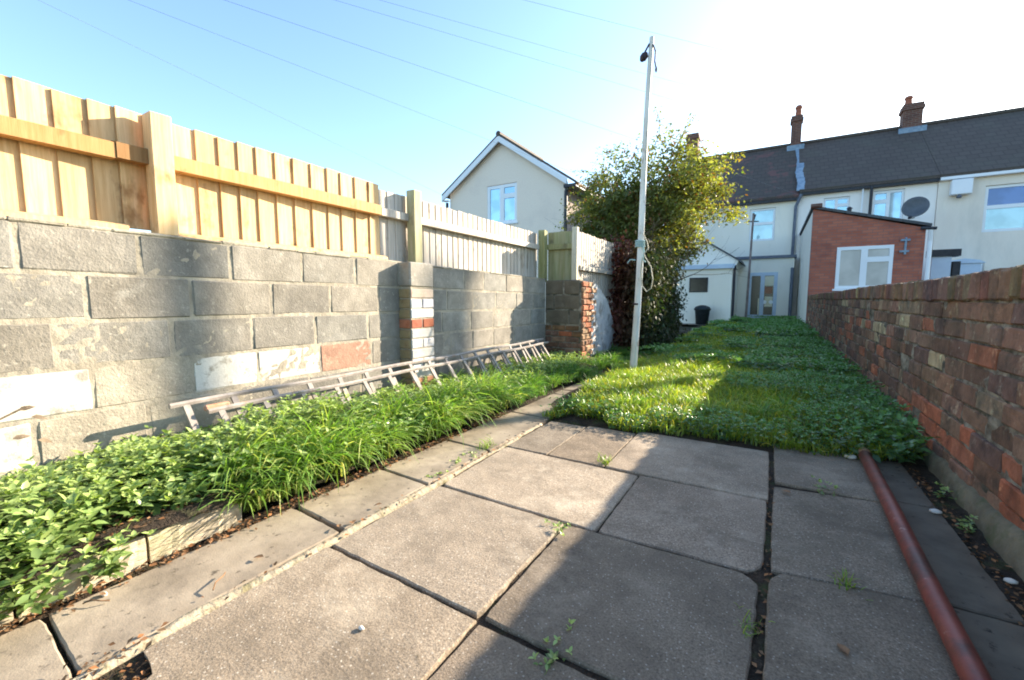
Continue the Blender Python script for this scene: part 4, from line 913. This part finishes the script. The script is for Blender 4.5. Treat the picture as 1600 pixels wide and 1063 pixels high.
for i, (x_, y_, h_, kd, lb) in enumerate(tuft_spots):
    if kd == 'x': continue
    if kd == 'g':
        sets = []; n = 40; r_ = np.random.default_rng(i+500)
        sets.append(blades(r_.normal(0, .015, n), r_.normal(0, .03, n), np.full(n, -.015), h_*r_.uniform(.5, 1.2, n), np.full(n, .004), r_.random(n)*6.28, r_.normal(1.2, .4, n), green(n, (1.1, 1.05, .8), .2, .5, i), i, 4))
        o = blademesh('grass_tuft', sets, M['grass'])
    else:
        n = 9; r_ = np.random.default_rng(i+700); o = leafmesh('weed', [sprigs(r_.normal(0, .016, n), r_.normal(0, .03, n), np.full(n, -.015), h_*r_.uniform(.4, 1., n), i, .022, 1, 2, .4)], M['nettle'])
    o.location = (x_, y_, 0); tag(o, lb, 'weed', 'weeds growing in the paving joints')
# litter along the edging and in joints (one scatter)
n = 1100; r_ = np.random.default_rng(9); y = r_.uniform(-.5, 2.9, n); x = -1.80+r_.normal(0, .025, n)-.0*y
x2 = -1.41+r_.normal(0, .018, 90); y2 = r_.uniform(.2, 2.6, 90); x3 = .715+r_.normal(0, .02, 400); y3 = r_.uniform(.8, 3.2, 400); x4 = r_.normal(-1.33, .05, 160); y4 = r_.normal(.3, .08, 160)
x5 = r_.uniform(-2.3, -1.85, 500); y5 = r_.uniform(.3, 1.0, 500)
x6 = .035+r_.normal(0, .013, 160); y6 = r_.uniform(1., 3., 160)
X_ = np.concatenate([x, x2, x3, x4, x5, x6]); Y_ = np.concatenate([y, y2, y3, y4, y5, y6]); Z_ = np.where(X_ < -1.86, .125, .006)+r_.random(len(X_))*.01; Z_[(X_ > -1.38)] = -.008
m = len(X_); o = inst('leaf_litter', SLEAF_V, SLEAF_F, np.stack([X_, Y_, Z_], 1), rots(r_.random(m)*6.28, r_.normal(0, .3, m), r_.normal(0, .4, m)), r_.uniform(.008, .026, m), green(m, (1, 1, 1), .5, .4, 12), M['litter'])
tag(o, 'brown dead leaves and crumbs along the foot of the timber edging and in the joints', 'leaf litter', kind='stuff')
# single leaves, twigs and stones lying about
def small(name, lb, cat, loc, mat, kind, s=1., rz=0.):
    q = MB()
    if kind == 'leaf':
        q.add([(x_*s, y_*s, z_*s+.01) for x_, y_, z_ in LEAF_V], LEAF_F)
    elif kind == 'stone':
        q.lathe((0, 0, 0), [(.3*s, 0), (.5*s, .12*s), (.45*s, .35*s), (.15*s, .5*s)], 8)
        q.v = [(a*1.3, b_*.8+.05*s*math.sin(i), c) for i, (a, b_, c) in enumerate(q.v)]
    else: q.tube([(0, 0, .004), (.3*s, .05*s, .012*1), (.7*s, -.03*s, .01), (s, .04*s, .004)], .0022, 5)
    o = q.build(name, M[mat], smooth=(kind == 'stone')); o.location = loc; o.rotation_euler = (0, 0, rz); tag(o, lb, cat)
small('pebble', 'round pale pebble on the sunlit slab at the bottom of the photo', 'pebble', (-.945, .745, .0), 'pebble', 'stone', .017)
small('pebble', 'white stone chip on the path beside the timber edging', 'pebble', (-1.745, .42, .004), 'pebble', 'stone', .02)
small('pebble', 'pale stone at the end of the red pipe by the lawn', 'pebble', (.45, 3.10, .0), 'pebble', 'stone', .05)
small('pebble', 'pale flint beside the brick wall, nearer the lawn', 'pebble', (.665, 2.48, .0), 'pebble', 'stone', .035)
small('pebble', 'thin pale chip beside the brick wall near the red pipe', 'pebble', (.725, 1.98, .0), 'pebble', 'stone', .028)
small('fallen_leaf', 'curled brown leaf on the mortar joint near the middle of the path', 'leaf', (-1.43, 1.04, .012), 'deadleaf', 'leaf', .035, 1.)
small('fallen_leaf', 'brown leaf lying on the path by the mortar joint', 'leaf', (-1.50, .78, .006), 'deadleaf', 'leaf', .04, 2.)
small('fallen_leaf', 'brown leaf on the shaded slab left of the red pipe', 'leaf', (.22, 1.33, .0), 'deadleaf', 'leaf', .045, .4)
small('fallen_leaf', 'brown leaf at the crossing of the patio joints', 'leaf', (.13, 2.36, .0), 'deadleaf', 'leaf', .05, .9)
small('fallen_leaf', 'upright brown leaf stub on the mortar joint at the far path slab', 'leaf', (-1.44, 1.27, .01), 'deadleaf', 'leaf', .035, 2.4)
small('twig', 'thin brown twig on the near end of the path', 'twig', (-1.74, .37, .006), 'deadleaf', 'twig', .07, .7)
small('twig', 'dark twig crossing the mortar joint on the path', 'twig', (-1.46, .60, .012), 'deadleaf', 'twig', .09, 2.3)

# dry sprig poking in at the left edge
q = MB(); q.tube([(0, -.25, -.3), (.0, -.1, -.02), (0, .02, .04)], .004, 5)
for a_, b_, c_, t_ in ((.0, .0, .03, .2), (.0, .03, .0, -.3), (.0, -.02, -.07, .1), (0, .04, -.09, -.4)):
    m4 = Matrix.Translation((a_, b_, c_)) @ Matrix.Rotation(t_, 4, 'X') @ Matrix.Rotation(.6, 4, 'Y'); q.add([m4 @ (Vector(v_)*.045) for v_ in LEAF_V], LEAF_F)
o = q.build('dry_sprig', M['bark']); o.location = (-2.30, .375, .50); tag(o, 'sprig of dry brown leaves reaching in at the left edge before the block wall', 'sprig')
# bush with yellowing leaves
def bush():
    root = empty('bush', (-2.25, 9.5, 0), label='large tangled bush with yellow-green autumn leaves beside the white pole', cat='bush')
    tr = MB(); r_ = random.Random(5); tips = []
    def grow(p, d, L, rad, depth):
        pts = [p]; rr = [rad]
        for i in range(4):
            d = (d+Vector((r_.gauss(0, .16), r_.gauss(0, .16), r_.gauss(.02, .1)))).normalized(); p = p+d*L/4; pts.append(p); rr.append(rad*(1-.12*(i+1)))
            if depth <= 1: tips.append(p.copy())
        tr.tube(pts, rr, 5 if depth < 3 else 7, cap=False)
        if depth > 0:
            for k in range(3 if depth > 1 else 4):
                a = r_.uniform(0, 6.28); s = r_.uniform(.5, .95)
                nd = (d+Vector((math.cos(a)*s, math.sin(a)*s, r_.uniform(-.3, .35)))).normalized(); grow(p if k else pts[3], nd, L*r_.uniform(.62, .85), rr[-1]*.65, depth-1)
        tips.append(p.copy())
    for k in range(7):
        a = k*.9+r_.uniform(-.2, .2); grow(Vector((-2.2+.22*math.cos(a), 9.5+.2*math.sin(a), 0)), Vector((.42*math.cos(a), .35*math.sin(a), 1)).normalized(), 1.35, .055, 3)
    part(tr, 'trunk', M['bark'], root)
    C_ = np.array([-2.28, 9.5, 2.98]); T = np.array([t[:] for t in tips]); rad = np.array([1.62, 1.35, 1.28])
    e = np.sqrt((((T-C_)/rad)**2).sum(1)); T = T[(e < 1.12) & (T[:, 2] > 1.35)]
    g_ = np.random.default_rng(3)
    # extra shell clumps to fill out an uneven crown
    m = 210; u = g_.normal(size=(m, 3)); u /= np.linalg.norm(u, axis=1)[:, None]; rr = g_.uniform(.45, 1.02, m)[:, None]
    cl = C_+u*rr*rad; cl = cl[(cl[:, 2] > 1.45)]; cl[:, 0] += .12*(cl[:, 2]-3)*0
    cen = np.concatenate([T, cl, cl[cl[:, 0] > -1.9]]); 
    # sparser at the upper left
    pr = np.where((cen[:, 0] < -2.6) & (cen[:, 2] > 2.9), .45, 1.)*np.where(cen[:, 2] > 3.95, .6, 1.); cen = cen[g_.random(len(cen)) < pr]
    n = 52000; idx = g_.integers(0, len(cen), n); pos = cen[idx]+g_.normal(0, 1, (n, 3))*np.array([.13, .13, .10])*g_.uniform(.6, 1.3, (n, 1))
    yl = np.clip((pos[:, 0]+2.3)/1.4, 0, 1)*.8+g_.random(n)*.5; ct = g_.uniform(.55, 1.15, len(cen))[idx]
    c = np.stack([(.72+yl*.66)*ct, (.85+yl*.55)*ct, (1.4+yl*.35)*ct], 1); br = g_.random(n) < .10; c[br] = np.array([1.15, .5, .6])*ct[br][:, None]
    offs(inst('crown', SLEAF_V, SLEAF_F, pos, rots(g_.random(n)*6.28, g_.normal(-.2, .6, n), g_.normal(0, .6, n)), g_.uniform(.045, .095, n), c, M['bushleaf'], root, False))
    # long thin sprays reaching out of the crown
    sp = MB(); LP = []
    for k in range(26):
        a = r_.uniform(-.4, 3.4) if k % 3 else r_.uniform(2.2, 3.3); p = Vector((-2.3+1.2*math.cos(a), 9.5+r_.uniform(-.7, .7), 2.9+1.05*math.sin(a))); d = Vector((math.cos(a), r_.uniform(-.3, .3), math.sin(a)*.6+.25)).normalized(); pts = [p.copy()]
        for i in range(7):
            d = (d+Vector((r_.gauss(0, .12), r_.gauss(0, .1), -.09))).normalized(); p = p+d*.1; pts.append(p.copy())
            for j in range(7): LP.append(p+Vector((r_.gauss(0, .035), r_.gauss(0, .035), r_.gauss(0, .035))))
        sp.tube(pts, [.008*(1-i/9) for i in range(8)], 4, cap=False)
    part(sp, 'spray_stems', M['bark'], root)
    LP = np.array([p[:] for p in LP]); n = len(LP); c = np.stack([g_.uniform(.8, 1.6, n), g_.uniform(.8, 1.3, n), g_.uniform(.6, 1.2, n)], 1)
    offs(inst('spray_leaves', SLEAF_V, SLEAF_F, LP, rots(g_.random(n)*6.28, g_.normal(-.2, .6, n), g_.normal(0, .6, n)), g_.uniform(.04, .075, n), c, M['bushleaf'], root, False))
bush()
def creeper():
    root = empty('creeper', (-2.4, 9.2, 0), label='dark reddish-brown creeper smothering the fence under the bush', cat='creeper')
    g_ = np.random.default_rng(33); n = 42000
    m = 230; cy = g_.uniform(6.7, 10.2, m); cx = g_.uniform(-.325, -.185, m)*np.minimum(cy, 9.2); cx = np.minimum(cx, -1.66); cz = g_.uniform(.05, 1.72, m)
    idx = g_.integers(0, m, n); pos = np.stack([cx[idx], cy[idx], cz[idx]], 1)+g_.normal(0, 1, (n, 3))*np.array([.11, .14, .15]); pos[:, 2] = np.maximum(pos[:, 2], .03)
    grn = np.clip((pos[:, 0]+2.1)/.5, 0, 1)*.8+g_.random(n)*.3; ct = g_.uniform(.5, 1.2, m)[idx]
    c = np.stack([(1.5-grn*.95)*ct, (.62+grn*.75)*ct, (.75+grn*.25)*ct], 1)
    offs(inst('foliage', SLEAF_V, SLEAF_F, pos, rots(g_.random(n)*6.28, g_.normal(-.7, .5, n), g_.normal(0, .5, n)), g_.uniform(.05, .1, n), c, M['creeper'], root, False))
    st = MB(); r_ = random.Random(8)
    for k in range(40):
        p = Vector((r_.uniform(-2.4, -1.8), r_.uniform(7.2, 9.0), 0)); pts = [p.copy()]
        for i in range(8): p = p+Vector((r_.gauss(0, .07), r_.gauss(0, .06), r_.uniform(.12, .28))); pts.append(p.copy())
        st.tube(pts, [.012]*9, 4, cap=False)
    part(st, 'stems', M['bark'], root)
creeper()

scene.cycles.pixel_filter_type = 'BLACKMAN_HARRIS'; scene.cycles.filter_width = 1.9
